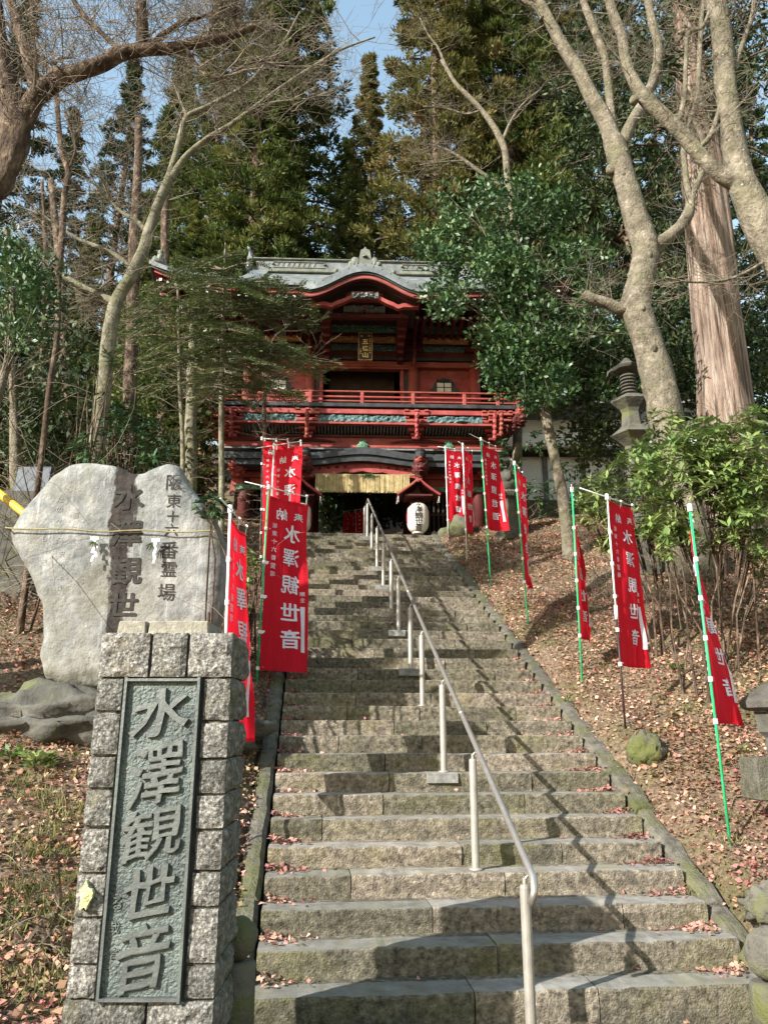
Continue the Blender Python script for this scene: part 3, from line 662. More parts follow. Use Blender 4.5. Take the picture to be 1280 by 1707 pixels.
# lower front: tie beams and panels, seen in the picture from y=885 up to y=690
yf = -.16
def zz_(py, gy=-.2): return zg(py, gy)
for sgn in (-1, 1):
    xa, xb = sorted((sgn*1.64, sgn*3.45))
    gbox('side_panel', xa, xb, -.10, -.02, zz_(812), zz_(778), m_red, .005)
    gbox('side_beam', xa, xb+0, -.20, -.02, zz_(797), zz_(788), m_red, .008)
    # carved scroll arch over the side bay
    g = G(); pl = []; N = 24
    for k in range(N+1):
        u = k/N; x = xa+(xb-xa)*u; pl.append((x, zz_(826)+.17*math.sin(math.pi*u)**.6+.03*math.sin(u*math.pi*5)))
    pl += [(xb, zz_(812)), (xa, zz_(812))]
    g.prism(pl[::-1], -.2, -.08); gp('scroll_arch', g, m_red)
    relief('arch_carving', xa+.1, xb-.1, zz_(818), zz_(811), -.21, m_greenc, .03, 30, 5)
    relief('silvered_frieze', xa, xb, zz_(776), zz_(769), -.22, m_copper, .04, 40, 4)
# dark swept lintel with a raised middle, and the pale red curved beam below it
def sweep_band(name, x0, x1, lo, hi, bump, half, y0, y1, m, skew=0):
    g = G(); N = 48; up = []; dn = []
    for k in range(N+1):
        x = x0+(x1-x0)*k/N; b = bump*(.5+.5*math.cos(math.pi*min(1, abs(x)/half)))
        up.append((x, hi+b)); dn.append((x, lo+b*.85))
    for k in range(N):
        q = [dn[k], dn[k+1], up[k+1], up[k]]
        g.add([(a, y0, b) for a, b in q]+[(a, y1+skew, b) for a, b in q], [(0,1,2,3), (7,6,5,4), (0,4,5,1), (3,2,6,7)]+([(0,3,7,4)] if k == 0 else [])+([(1,5,6,2)] if k == N-1 else []))
    return gp(name, g, m)
sweep_band('dark_swept_lintel', -3.75, 3.75, zg(777, -.75), zg(768, -.75), .16, 1.5, -.78, -.3, m_black)
sweep_band('dark_lintel_top', -3.85, 3.85, zg(768, -.75), zg(762, -.75), .18, 1.5, -.84, -.25, m_black)
sweep_band('dark_lintel_cap', -3.7, 3.7, zg(761, -.7), zg(756, -.7), .17, 1.5, -.72, -.2, m_black)
# curved beam with cusps above the straw curtain
g = G(); N = 60; y0, y1 = -.62, -.42; top = zg(779, -.6)
for k in range(N):
    q = []
    for kk in (k, k+1):
        u = kk/N*2-1; x = u*1.55; a = abs(u)
        lo = zg(797, -.6)+.19*(1-a**1.7)-.035*abs(math.sin(a*math.pi*3)); hi = top+.10*(1-a*a)
        q.append((x, lo, hi))
    (xa, la, ha), (xb, lb, hb) = q
    g.add([(xa,y0,la),(xb,y0,lb),(xb,y0,hb),(xa,y0,ha),(xa,y1,la),(xb,y1,lb),(xb,y1,hb),(xa,y1,ha)], [(0,1,2,3),(7,6,5,4),(0,4,5,1),(3,2,6,7)])
gp('cusped_rainbow_beam', g, m_red)
for sgn in (-1, 1):
    g = G()
    for k in range(5):
        cx = sgn*(.45+.22*k); cz = top+.015-.012*k*k*.5; pts = [(cx+math.cos(a)*.05*(1-a/9), -.64, cz-.03+math.sin(a)*.035*(1-a/9)) for a in np.linspace(0, 7, 14)]
        g.tube(pts, .009, 4)
    gp('scroll_carving', g, m_black)
# stepped beams between lintel and balcony
gbox('thin_grey_rail', -3.75, 3.75, -.62, -.3, zg(750, -.6), zg(747.5, -.6), m_slat)
gbox('lower_red_beam', -3.7, 3.7, -.56, -.2, zg(746.5, -.55), zg(730, -.55), m_red, .01)
gbox('lower_red_beam_cap', -3.75, 3.75, -.60, -.2, zg(729.5, -.58), zg(725.5, -.58), m_dred, .006)
for x in (-2.25, 0, 2.25):
    g = G(); zc = zg(741, -.6); g.lathe([(.14, -.09), (.16, -.02), (.1, .04), (.12, .1), (.05, .14)], (x, -.60, zc), 10, sy=.4); gp('frog_leg_strut', g, m_greenc)
for x in BX:
    s = -1 if x < 0 else 1
    g = G(); pts = []
    for k in range(14):
        u = k/13; pts.append((x+s*0+(-.75+1.5*u), -.60, zg(737, -.6)+.05*math.sin(u*math.pi)))
    g.tube(pts, [.01+.035*math.sin(math.pi*k/13) for k in range(14)], 6); gp('beam_scroll', g, m_dred)
# slatted cove under the balcony
z0, z1 = zg(724, -.55), zg(707, -.95)
nsl = 84
for k in range(nsl):
    x = -3.6+7.2*(k+.5)/nsl
    G().add([(x-.022,-.50,z0),(x+.022,-.50,z0),(x+.022,-.90,z1),(x-.022,-.90,z1),(x-.022,-.46,z0),(x+.022,-.46,z0),(x+.022,-.86,z1),(x-.022,-.86,z1)],
            [(0,1,2,3),(7,6,5,4),(1,5,6,2),(0,3,7,4),(0,4,5,1),(3,2,6,7)]).build('cove_slat', m_slat, gate)
gbox('cove_backing', -3.65, 3.65, -.44, -.3, z0, z1, m_darkwood)
gbox('cove_top_beam', -3.85, 3.85, -1.02, -.86, zg(707, -1.0), zg(703.5, -1.0), m_red)
# carved teal panels and bracket clusters
zc0, zc1 = zg(703, -1.0), zg(693, -1.0)
cl = [xg(v, 700, -1.05) for v in (385, 510, 692, 822)]
segs = [(-3.9, cl[0]-.1), (cl[0]+.3, cl[1]-.27), (cl[1]+.27, cl[2]-.27), (cl[2]+.27, cl[3]-.3), (cl[3]+.3, 3.9)]
for a, b in segs[1:4]: relief('teal_cloud_carving', a, b, zc0, zc1, -1.0, m_teal, .05, 56, 6, fr=6)
def bracket_cluster(x, y, zlo, zhi, m=m_red, w=.6, name='bracket_block'):
    h = (zhi-zlo)
    for k, (fr_, ww, dd) in enumerate(((.0, .35, .0), (.28, .7, -.12), (.56, 1.0, -.26), (.8, 1.08, -.34))):
        zb = zlo+h*fr_; hw = w*ww/2
        gbox(name, x-hw, x+hw, y+dd, y+.4, zb+.01, zb+h*.15, m, .012)
        for q in (-1, 0, 1):
            gbox(name, x+q*hw*.8-.055, x+q*hw*.8+.055, y+dd-.03, y+dd+.12, zb+h*.16, zb+h*.245, m, .01)
    g = G(); pts = [(x, y-.05, zlo-.02), (x, y-.35, zlo+h*.12), (x, y-.42, zlo+h*.3), (x, y-.5, zlo+h*.5)]
    for k in range(5):
        z = zlo-.04+h*k/5*1.0; g.ball((x, y-.28-.04*k, z), (.06, .08, h*.14), 5, .3, 5)
    gp('carved_bracket_nose', g, m)
for x in cl: bracket_cluster(x, -.75, zg(727, -.9), zg(688, -.9))
for s in (-1, 1):
    beast(s*4.02, -1.05, zg(697, -1.0), .42, m_dred, s); beast(s*4.12, -1.12, zg(686, -1.0)+.03, .30, m_red, s)
    beast(s*3.82, -.9, zg(712, -.9), .34, m_dred, s); bracket_cluster(s*3.55, -.85, zg(722, -.9), zg(690, -.9))
    beast(s*1.47, -.98, zg(782, -.9), .40, m_dred, 0); beast(s*1.47, -.95, zg(768, -.9)+.05, .26, m_red, 0); beast(s*3.25, -.5, zg(780, -.5), .46, m_red, s); beast(s*3.28, -.45, zg(765, -.5)+.03, .3, m_red, s)
    g = G(); g.lathe([(.13, 0), (.15, .08), (.12, .14), (.14, .2)], (s*1.47, -.95, zg(762, -.95)), 12); gp('capital_block', g, m_black)
# balcony deck
dk = gbox('balcony_deck', -4.18, 4.18, -1.12, BYD+1.0, zg(678.5, -1.1), zg(672, -1.1), m_black, .01)
gbox('balcony_edge_beam', -4.12, 4.12, -1.06, -.86, zg(690, -1.05), zg(680, -1.1), m_red, .012)
for s in (-1, 1): gbox('balcony_side_beam', min(s*4.12, s*3.9), max(s*4.12, s*3.9), -.85, BYD+.9, zg(690, -1.05), zg(680, -1.1), m_red, .01)
gbox('joist_shadow_board', -3.9, 3.9, -.85, -.5, zg(692, -.9), zg(689, -.9), m_dred)
DZ = zg(672, -1.1)
# the railing round the balcony
for z, r, nm in ((zg(652.5, -1.05), .028, 'handrail_round'), (zg(661.5, -1.05), .033, 'middle_rail'), (zg(668.5, -1.05), .03, 'foot_rail')):
    G().tube([(-4.2, -1.03, z+.04), (-4.08, -1.03, z), (0, -1.03, z), (4.08, -1.03, z), (4.2, -1.03, z+.04)], r, 8).build(nm, m_red, gate, smooth=True)
    for s in (-1, 1): G().tube([(s*4.05, -1.1, z), (s*4.05, BYD+.9, z)], r, 8).build(nm, m_red, gate, smooth=True)
for px in (374, 431, 515, 601, 686, 772, 828):
    x = xg(px, 660, -1.05); gbox('railing_post', x-.045, x+.045, -1.07, -.99, DZ, zg(654, -1.05), m_red, .008)
for y in (.2, 1.6, 3.0):
    for s in (-1, 1): gbox('railing_post', s*4.05-.04, s*4.05+.04, y-.04, y+.04, DZ, zg(654, -1.05), m_red, .008)
for s in (-1, 1):
    g = G(); g.lathe([(.06, 0), (.06, .34), (.075, .36), (.05, .42), (.075, .48), (.06, .55), (.01, .62)], (s*4.08, -1.03, DZ), 12); gp('corner_newel', g, m_red, smooth=True)
# upper storey
ZU0, ZU1 = DZ, zg(604, 0)
UX = [xg(v, 640, 0) for v in (415, 517, 689, 792)]
for y in (0, BYD):
    for x in UX: G().lathe([(.15, ZU0), (.15, zg(600, 0))], (x, y, 0), 16).build('upper_column', m_red, gate, smooth=True)
for (a, b) in ((UX[0], UX[1]), (UX[2], UX[3])):
    for k in range(4):
        za = ZU0+(ZU1-ZU0)*k/4; gbox('wall_board', a, b, .03+.003*k, .08, za+.004, za+(ZU1-ZU0)/4-.004, m_red)
    cx = (a+b)/2; zb = zg(655, 0)
    g = G(); pl = [(cx-.42, zb), (cx-.42, zb+.10), (cx-.3, zb+.18), (cx-.26, zb+.32), (cx-.18, zb+.42), (cx, zb+.48), (cx+.18, zb+.42), (cx+.26, zb+.32), (cx+.3, zb+.18), (cx+.42, zb+.10), (cx+.42, zb)]
    g.prism(pl[::-1], -.05, .028); fw = gp('flame_window_frame', g, m_black)
    for k in range(2):
        for j in range(2):
            x0 = cx-.2+.21*k; z0_ = zb+.05+.15*j; gbox('window_pane', x0, x0+.18, -.058, -.05, z0_, z0_+.12, m_paper, 0, fw)
    relief('window_carving', cx-.22, cx+.22, zb+.33, zb+.40, -.07, m_black, .05, 12, 4, fw)
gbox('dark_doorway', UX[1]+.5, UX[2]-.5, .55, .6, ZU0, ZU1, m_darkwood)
for s, (a, b) in ((-1, (UX[1], UX[1]+.36)), (1, (UX[2]-.36, UX[2]))):
    gbox('door_jamb', a+(.26 if s < 0 else .0), b-(.0 if s < 0 else .26), -.02, .3, ZU0, ZU1, m_red, .008)
    gbox('dark_side_board', a+(.15 if s < 0 else .11), b-(.11 if s < 0 else .15), .02, .1, ZU0, ZU1, m_black)
gbox('upper_sill', -3.2, 3.2, -.05, .12, ZU0, ZU0+.06, m_red)
gbox('door_head', UX[1]+.1, UX[2]-.1, -.10, .1, zg(617, 0), zg(611, 0), m_red, .01)
gbox('upper_tie_beam', UX[0]-.3, UX[3]+.3, -.13, .13, zg(615, 0)+.02, zg(605, 0), m_red, .01)
gbox('black_upper_lintel', UX[0]-.35, UX[3]+.35, -.18, .15, zg(604, 0)+.005, zg(599, 0), m_black, .008)
gbox('red_upper_beam', UX[0]-.2, UX[3]+.2, -.12, .15, zg(598.5, 0), zg(587, 0), m_dred, .01)
for s in (0, BYD): gbox('upper_side_wall', UX[0]-.02, UX[0]+.05, .1, BYD, ZU0, zg(560, 0), m_dred); gbox('upper_side_wall', UX[3]-.05, UX[3]+.02, .1, BYD, ZU0, zg(560, 0), m_dred); break
gbox('upper_back_wall', UX[0], UX[3], BYD-.1, BYD, ZU0, zg(540, 0), m_darkwood)
gbox('upper_core', UX[0]+.1, UX[3]-.1, .16, .3, zg(600, 0), zg(480, 0), m_darkwood)
for y_, a_, mm, nm in ((585, 575, m_teal, 'blue_frieze'), (570, 561, m_gold, 'gilt_frieze'), (553, 543, m_greenc, 'green_frieze')):
    gy = -.12-(585-y_)*.018
    for a, b in ((UX[0]+.2, UX[1]-.25), (UX[1]+.25, UX[2]-.25), (UX[2]+.25, UX[3]-.2)): relief(nm, a, b, zg(y_, gy), zg(a_, gy), gy, mm, .04, 44, 6, fr=7)
    gbox('frieze_rail', UX[0]-.2, UX[3]+.2, gy-.09, .1, zg(a_-.5, gy), zg(a_-5, gy), m_dred)
for x in UX: bracket_cluster(x, -.12, zg(600, -.3), zg(530, -.5), m_dred, .75)  # darker red here stands in for the shade under the eaves
for x in (UX[0], UX[3]): bracket_cluster(x, .6, zg(600, -.3), zg(530, -.5), m_dred, .75)
# the two tall bracket posts under the curved gable, eave shade put into their red
for s in (-1, 1):
    x = s*1.0
    g = G(); g.box(x-.09, x+.09, -1.75, -1.57, zg(532, -1.6), zg(492, -1.6)); g.box(x-.06, x+.06, -1.3, -.2, zg(540, -.8), zg(534, -.8)); gp('gable_post', g, m_dred, bevel=.01)
    g = G()
    for k in range(6): 
        z = zg(590, -.6)+(zg(532, -1.6)-zg(590, -.6))*k/5; g.box(x-.07-.012*k, x+.07+.012*k, -.4-.24*k, .05-.12*k, z-.06, z+.05)
    gp('stepped_bracket_arm', g, m_dred, bevel=.01)
gbox('gable_tie', -1.15, 1.15, -1.74, -1.58, zg(533, -1.6), zg(527, -1.6), m_dred, .01)
gbox('gable_king_post', -.07, .07, -1.70, -1.6, zg(520, -1.6), zg(484, -1.6), m_red, .008)
for s in (-1, 1): relief('gable_cloud_carving', s*.28-.26, s*.28+.26, zg(524, -1.6), zg(514, -1.6), -1.7, m_slat, .06, 20, 6)
gbox('gable_back_board', -1.2, 1.2, -1.2, -1.15, zg(520, -1.6), zg(480, -1.6), m_darkwood)
# name board
nb = G(); x0, x1 = xg(596, 600, -.9), xg(617, 600, -.9); z0, z1 = zg(601, -.9), zg(554, -.9)
tilt = Matrix.Translation((0, -.95, z0)) @ Matrix.Rotation(-.12, 4, 'X') @ Matrix.Translation((0, 0, -z0))
nb.box(x0, x1, 0, .05, z0, z1, M=tilt); board = gp('name_board', nb, m_black)
fr = G(); t = .022
for a in ((x0-t, x0, z0-t, z1+t), (x1, x1+t, z0-t, z1+t), (x0, x1, z1, z1+t), (x0, x1, z0-t, z0)): fr.box(a[0], a[1], -.02, .06, a[2], a[3], M=tilt)
gp('board_frame', fr, m_gold, board)
g = G(); cx = (x0+x1)/2; H = z1-z0
m_goldp = mat('gold_lettering', [(.3, lin(.6,.42,.15)), (.7, lin(.75,.55,.22))], 6, .5)
f = lambda x, y: tilt@Vector((x, -.006, y))
for ch, k in (('五', .68), ('徳', .43), ('山', .18)): write(g, ch, f, cx-.0, z0+H*k, .17, bold=.02)
for ch, xx in (('奉', cx+.10), ('納', cx-.10)): write(g, ch, f, xx, z0+H*.9, .06)
for k in range(7): write(g, '坂東十六番霊場'[k], f, cx+.125, z0+H*(.78-.085*k), .042)
for k in range(3): write(g, '水澤寺'[k], f, cx-.125, z0+H*(.4-.085*k), .042)
gp('gold_lettering', g, m_goldp, board)

# ------------------------------------------------------------------ roof
A_, B_, CY = 5.45, 3.85, BYD/2; ZE = zat(472, GY+CY-B_)-TOPZ; GX = 3.35
def prof(d): return .52*d+.05*d*d
def upturn(x, y):   # x,y from the roof's centre
    a = abs(x)/A_; b = abs(y)/B_; return .30*max(0, (a-.45)/.55)**2.6*max(0, b)**3+.22*max(0, (b-.5)/.5)**2*a**5
def skirt_z(x, y): return ZE+min(prof(B_-abs(y)), prof((A_-abs(x))*.95))+upturn(x, y)
def main_z(x, y): return ZE+prof(B_-abs(y))+(upturn(x, y) if abs(x) < A_ else 0)
NR = 24
RIDGE = ZE+prof(B_)
g = G()       # front and rear slope between the gables, with step-like shingle courses
for s in (-1, 1):
    for k in range(NR):
        ya, yb = B_*(1-k/NR), B_*(1-(k+1)/NR)
        NX = 44
        for j in range(NX):
            xa, xb = -A_+2*A_*j/NX, -A_+2*A_*(j+1)/NX
            def P(x, y, lift):
                xx = x; zf = skirt_z(x, y) if abs(x) > GX+.001 else main_z(x, y)
                return (xx, CY+s*y, zf+lift)
            if abs(xa+xb)/2 < GX or True:
                q = [P(xa, ya, .018), P(xb, ya, .018), P(xb, yb, 0), P(xa, yb, 0)]
                if s > 0: q = q[::-1]
                g.add(q, [(0,1,2,3)])
                if s < 0: g.add([P(xa, ya, .018), P(xb, ya, .018), P(xb, ya, -.002), P(xa, ya, -.002)], [(3,2,1,0)])
gp('main_roof_slopes', g, m_copper)
# thick eave edge: copper lip over red fascia and rows of rafters
def eave_strip(name, in0, in1, dz0, dz1, m, close=True):
    g = G(); N = 60; path = []
    for k in range(N+1): path.append((-A_+2*A_*k/N, -B_))
    for k in range(1, N//2+1): path.append((A_, -B_+2*B_*k/(N//2)))
    for k in range(1, N+1): path.append((A_-2*A_*k/N, B_))
    for k in range(1, N//2): path.append((-A_, B_-2*B_*k/(N//2)))
    n = len(path)
    for i in range(n):
        q = []
        for (x, y) in (path[i], path[(i+1) % n]):
            zz = ZE+upturn(x, y)
            for ins in (in0, in1):
                xx = x*(A_-ins)/A_; yy = y*(B_-ins)/B_
                q.append(((xx, CY+yy, zz+dz0), (xx, CY+yy, zz+dz1)))
        (a0, a1), (b0, b1), (c0, c1), (d0, d1) = q
        g.add([a0, a1, b0, b1, c0, c1, d0, d1], [(0,4,5,1), (2,3,7,6), (0,2,6,4), (1,5,7,3)])
    return gp(name, g, m)
eave_strip('copper_eave_edge', -.02, .25, -.10, .022, m_copper)
eave_strip('dark_eave_board', .03, .4, -.17, -.102, m_black)
eave_strip('red_eave_board', .10, .5, -.26, -.172, m_red)
eave_strip('eave_soffit', .5, 3.6, -.30, -.27, m_darkwood)
for row, (ins, dz, step, ln_, fr0) in enumerate(((.16, -.34, .20, 1.1, 1), (.75, -.52, .20, 1.5, 2))):
    g = G(); gw = G(); n = int(2*(A_-ins)/step)
    for k in range(n):
        x = -A_+ins+(k+.5)*step; zz = ZE+upturn(x, -B_)+dz
        if abs(x) < 1.35: continue
        g.box(x-.04, x+.04, CY-B_+ins, CY-B_+ins+ln_, zz-.035, zz+.045); gw.box(x-.037, x+.037, CY-B_+ins-.012, CY-B_+ins-.001, zz-.03, zz+.042)
    for k in range(int(2*(B_-ins)/step)):
        y = -B_+ins+(k+.5)*step
        for s in (-1, 1):
            zz = ZE+upturn(A_, y)+dz; x = s*(A_-ins); g.box(min(x, x-s*ln_), max(x, x-s*ln_), CY+y-.04, CY+y+.04, zz-.035, zz+.045)
            gw.box(min(x, x+s*.012)+.001*s, max(x, x+s*.012)+.001*s, CY+y-.037, CY+y+.037, zz-.03, zz+.042)
    o = gp('rafters', g, m_dred); o['kind'] = 'stuff'
    o = gp('white_rafter_ends', gw, m_white); o['kind'] = 'stuff'
eave_strip('rafter_tie', .85, 1.0, -.48, -.44, m_dred)
# bracket body beneath the eaves
gbox('eave_purlin', -3.9, 3.9, -.75, -.55, zg(527, -.7), zg(519, -.7), m_dred, .01)
for s in (-1, 1):
    gbox('eave_purlin_side', min(s*3.9, s*3.7), max(s*3.9, s*3.7), -.54, BYD+.6, zg(527, -.7), zg(519, -.7), m_dred)
    # striped hanging edge of the corner (white-banded carved tail rafter)
    g = G(); gw = G()
    for k in range(9):
        u = k/9; x = s*(4.75-1.35*u); y = CY-B_+.6+.8*u; z = ZE-.45-1.15*u*0.9
        (g if k % 2 else gw).box(x-.06, x+.06, y-.05, y+.05, z-.05, z+.05)
    gp('corner_tail_rafter', g, m_darkwood)
    gp('corner_tail_band', gw, m_white)
# gable walls and verge at both ends
for s in (-1, 1):
    g = G(); yb = B_-2.0; pl = []
    zb = skirt_z(GX+.02, 0)
    N = 12; v = []
    for k in range(-N, N+1):
        y = yb*k/N; v.append((s*(GX-.35), CY+y, main_z(0, y)-.05))
    v2 = [(a, b, min(zb-.2, c-.01)) for a, b, c in v]
    g.add(v+v2, [(k, k+1, len(v)+k+1, len(v)+k) for k in range(len(v)-1)]); gp('gable_wall', g, m_dred)
    g = G()
    for q in (-1, 1):
        N = 16
        for k in range(N):
            y0_, y1_ = q*(B_-.9)*k/N*1.0, q*(B_-.9)*(k+1)/N*1.0
            for (ya, yb2) in ((y0_, y1_),):
                za, zb2 = main_z(0, ya)+.0, main_z(0, yb2)+.0
                x0_, x1_ = GX-.42, GX+.06
                P8 = [(s*x0_, CY+ya, za-.12), (s*x1_, CY+ya, za-.12), (s*x1_, CY+yb2, zb2-.12), (s*x0_, CY+yb2, zb2-.12),
                      (s*x0_, CY+ya, za+.13), (s*x1_, CY+ya, za+.20), (s*x1_, CY+yb2, zb2+.20), (s*x0_, CY+yb2, zb2+.13)]
                g.add(P8, [(3,2,1,0),(4,5,6,7),(0,1,5,4),(1,2,6,5),(2,3,7,6),(3,0,4,7)])
    gp('verge', g, m_copper)
    # hip ridges down to the corners
    for q in (-1, 1):
        pts = []
        for k in range(15):
            u = k/14; x = GX+(A_-.05-GX)*u; d = (A_-x)*.95; y = B_-d
            pts.append((s*x, CY+q*y, skirt_z(x, y)+.07))
        g = G(); g.tube(pts, [.10]*13+[.11, .13], 8); gp('hip_ridge', g, m_copperd, smooth=True)
        g = G(); x, y, z = pts[-2]; g.ball((x, y, z+.15), (.1, .1, .2), 6, .2); g.ball((x, y, z+.34), .08, 6); gp('hip_finial', g, m_copperd)
# ridge box with lozenge panels
zr = RIDGE-.08
gbox('ridge_base', -GX-.02, GX+.02, CY-.22, CY+.22, zr, zr+.13, m_copperd, .02)
gbox('ridge_body', -GX+.03, GX-.03, CY-.16, CY+.16, zr+.131, zr+.43, m_copper, .01)
gbox('ridge_cap', -GX-.12, GX+.12, CY-.23, CY+.23, zr+.431, zr+.49, m_copperd, .02)
G().tube([(-GX-.15, CY, zr+.52), (0, CY, zr+.52), (GX+.15, CY, zr+.52)], .05, 10).build('ridge_roll', m_copperd, gate, smooth=True)
for a, b in ((-2.9, -1.1), (1.1, 2.9)):
    g = G()
    for z in (zr+.18, zr+.38): g.box(a+.1, b-.1, CY-.19, CY-.165, z-.012, z+.012)
    for x in (a+.1, b-.1): g.lathe([(.05, 0), (.05, .03)], (x, CY-.18, zr+.28), 8)
    n_ = int((b-a-.4)/.16)
    for k in range(n_):
        x = a+.22+k*.16; g.tube([(x, CY-.172, zr+.20), (x+.08, CY-.172, zr+.36)], .009, 4); g.tube([(x+.08, CY-.172, zr+.20), (x, CY-.172, zr+.36)], .009, 4)
    gp('ridge_lattice', g, m_copperd)
for s in (-1, 1):   # ridge-end tiles
    g = G(); x = s*(GX+.16)
    g.box(x-.07, x+.07, CY-.32, CY+.32, zr-.05, zr+.45); g.ball((x, CY-.0, zr+.52), (.1, .28, .26), 8, .15)
    for q in (-1, 1): g.ball((x, CY+q*.33, zr+.1), (.1, .17, .19), 6, .2); g.tube([(x, CY+q*.12, zr+.62), (x+s*.04, CY+q*.22, zr+.78), (x+s*.1, CY+q*.2, zr+.88)], [.06, .05, .015], 6)
    gp('ridge_end_ornament', g, m_copper)
# karahafu: the curved gable over the middle of the front eave
KW = 1.62; KY0 = CY-B_-.42; kb = zat(473, GY+KY0)-TOPZ; kr = zat(441, GY+KY0)-TOPZ-kb
def kz(x):
    u = min(1, abs(x)/KW); return kb+kr*(.5+.5*math.cos(math.pi*min(1, u*1.12)))+.05*max(0, u-.85)/.15
def kband(name, w, zoff0, zoff1, y0, y1, m, ysl=0, steps=1):
    g = G(); N = 56
    for k in range(N):
        xa, xb = -w+2*w*k/N, -w+2*w*(k+1)/N
        q = [(xa, kz(xa)), (xb, kz(xb))]
        P8 = []
        for y, dz in ((y0, 0), (y1, ysl)):
            P8 += [(xa, y, kz(xa)+zoff0+dz), (xb, y, kz(xb)+zoff0+dz), (xb, y, kz(xb)+zoff1+dz), (xa, y, kz(xa)+zoff1+dz)]
        g.add(P8, [(0,1,2,3),(7,6,5,4),(0,4,5,1),(3,2,6,7)]+([(0,3,7,4)] if k == 0 else [])+([(1,5,6,2)] if k == N-1 else []))
    return gp(name, g, m)
for k in range(6):      # copper sheets stepping back up the curved roof
    kband('curved_gable_copper', KW+.02-.0*k, -.19 if k == 0 else .0, .03, KY0+.22*k, KY0+.22*(k+1)+.02, m_copper, .075) if k == 0 else None
g = G(); N = 56; M_ = 10
def kroof(u, v):
    x = -KW-.02+2*(KW+.02)*u; y = KY0+.2+2.2*v; z = kz(x)+.031+.62*v*(1-.25*v)
    return (x, y, z+.01*((v*M_) % 1 > .5))
g.grid(kroof, N, M_); gp('curved_gable_roof', g, m_copper)
for k in range(-7, 8):
    x = k*.21; pts = [(x, KY0-.005, kz(x)-.03), (x, KY0+.0, kz(x)+.036)]+[(x, KY0+.2+2.2*v, kz(x)+.042+.62*v*(1-.25*v)) for v in (0, .3, .6, 1)]
    G().tube(pts, .012, 5).build('standing_seam', m_copperd, gate)
kband('curved_gable_dark_board', KW-.02, -.235, -.192, KY0+.04, KY0+.5, m_black)
kband('curved_bargeboard', KW-.05, -.33, -.237, KY0+.08, KY0+.2, m_red)
kband('curved_bargeboard_lip', KW-.07, -.36, -.332, KY0+.06, KY0+.22, m_dred)
kband('curved_gable_soffit', KW-.3, -.39, -.365, KY0+.24, KY0+1.5, m_darkwood)
# pale red inner cusped beam below the bargeboard
g = G(); N = 60; yq = KY0+.34
def ck(x):
    a = abs(x)/1.36; base = kb-.42
    return base+.30*(.5+.5*math.cos(math.pi*min(1, a*1.55)))+(-.05*math.exp(-((a-.62)/.06)**2))
for k in range(N):
    xa, xb = -1.36+2.72*k/N, -1.36+2.72*(k+1)/N
    P8 = [(x, y, z) for y in (yq, yq+.14) for x, z in ((xa, ck(xa)), (xb, ck(xb)), (xb, ck(xb)+.11), (xa, ck(xa)+.11))]
    g.add(P8, [(0,1,2,3),(7,6,5,4),(0,4,5,1),(3,2,6,7)])
gp('inner_cusped_beam', g, m_red)
relief('gable_pendant_carving', -.34, .34, kb-.22, kb-.06, yq-.04, m_slat, .08, 20, 8)
# ornament on the curved gable
oy = KY0+.12; oz = kz(0)+.05; g = G()
g.prism([(-.16, oz), (.16, oz), (.15, oz+.2), (.11, oz+.42), (0, oz+.46), (-.11, oz+.42), (-.15, oz+.2)], oy-.06, oy+.1)
g.lathe([(.07, 0), (.07, .02)], (0, oy-.07, oz+.2), 10)
for s in (-1, 1):
    g.ball((s*.24, oy, oz+.10), (.12, .07, .14), 6, .25, 4); g.ball((s*.33, oy, oz+.02), (.1, .07, .1), 6, .25, 4)
    g.tube([(0, oy, oz-.0), (s*.35, oy, oz-.055), (s*.60, oy, oz-.17), (s*.72, oy, oz-.20)], [.055, .055, .05, .03], 8)
    g.ball((s*.72, oy, oz-.18), .065, 5)
g.tube([(0, oy, oz+.42), (0, oy, oz+.5), (0, oy, oz+.54)], [.05, .04, .01], 6)
gp('gable_ridge_ornament', g, m_copperd)

# ------------------------------------------------------------------ straw curtain
cur = thing('straw_curtain', 'straw fringe curtain hanging across the gate entrance under the curved beam', 'straw curtain', (gcx, GY-.75, TOPZ), GROT)
ztop = zat(792, GY-.75)-TOPZ; zbt = zat(820, GY-.75)-TOPZ; x0, x1 = xg(527, 800, -.75), xg(682, 800, -.75)
V = []; F = []; T = []
n = 900
for k in range(n):
    x = x0+(x1-x0)*(k+rng.random())/n; w = rng.uniform(.006, .013); l = rng.uniform(-.03, .03); y = rng.uniform(-.03, .03); dx = rng.normal(0, .012)
    b = len(V); V += [(x-w, y, ztop), (x+w, y, ztop), (x+dx+w, y-.01, zbt+l), (x+dx-w, y-.01, zbt+l)]; F.append((b, b+1, b+2, b+3)); T.append(rng.random())
o = link('straw_strands', mesh_np('straw_strands', V, F, m_straw, tint=T), cur); o['kind'] = 'stuff'
G().tube([(x0-.25, 0, ztop+.02), (x0, 0, ztop+.01), (0, 0, ztop), (x1, 0, ztop+.01), (x1+.25, 0, ztop+.02)], .022, 6).build('hanging_rope', m_straw, cur)

g = G()
for k in range(60):
    x = random.gauss(.18, .1); L = random.uniform(.08, .2); a = random.uniform(0, 6.28)
    g.tube([(x, -.03, ztop-.06), (x+math.cos(a)*L*.5, -.06, ztop-.06+math.sin(a)*L*.3+.04), (x+math.cos(a)*L, -.07, ztop-.08+math.sin(a)*L*.6)], [.005, .006, .001], 4)
gp('evergreen_sprig', g, m_lf_fir, cur)

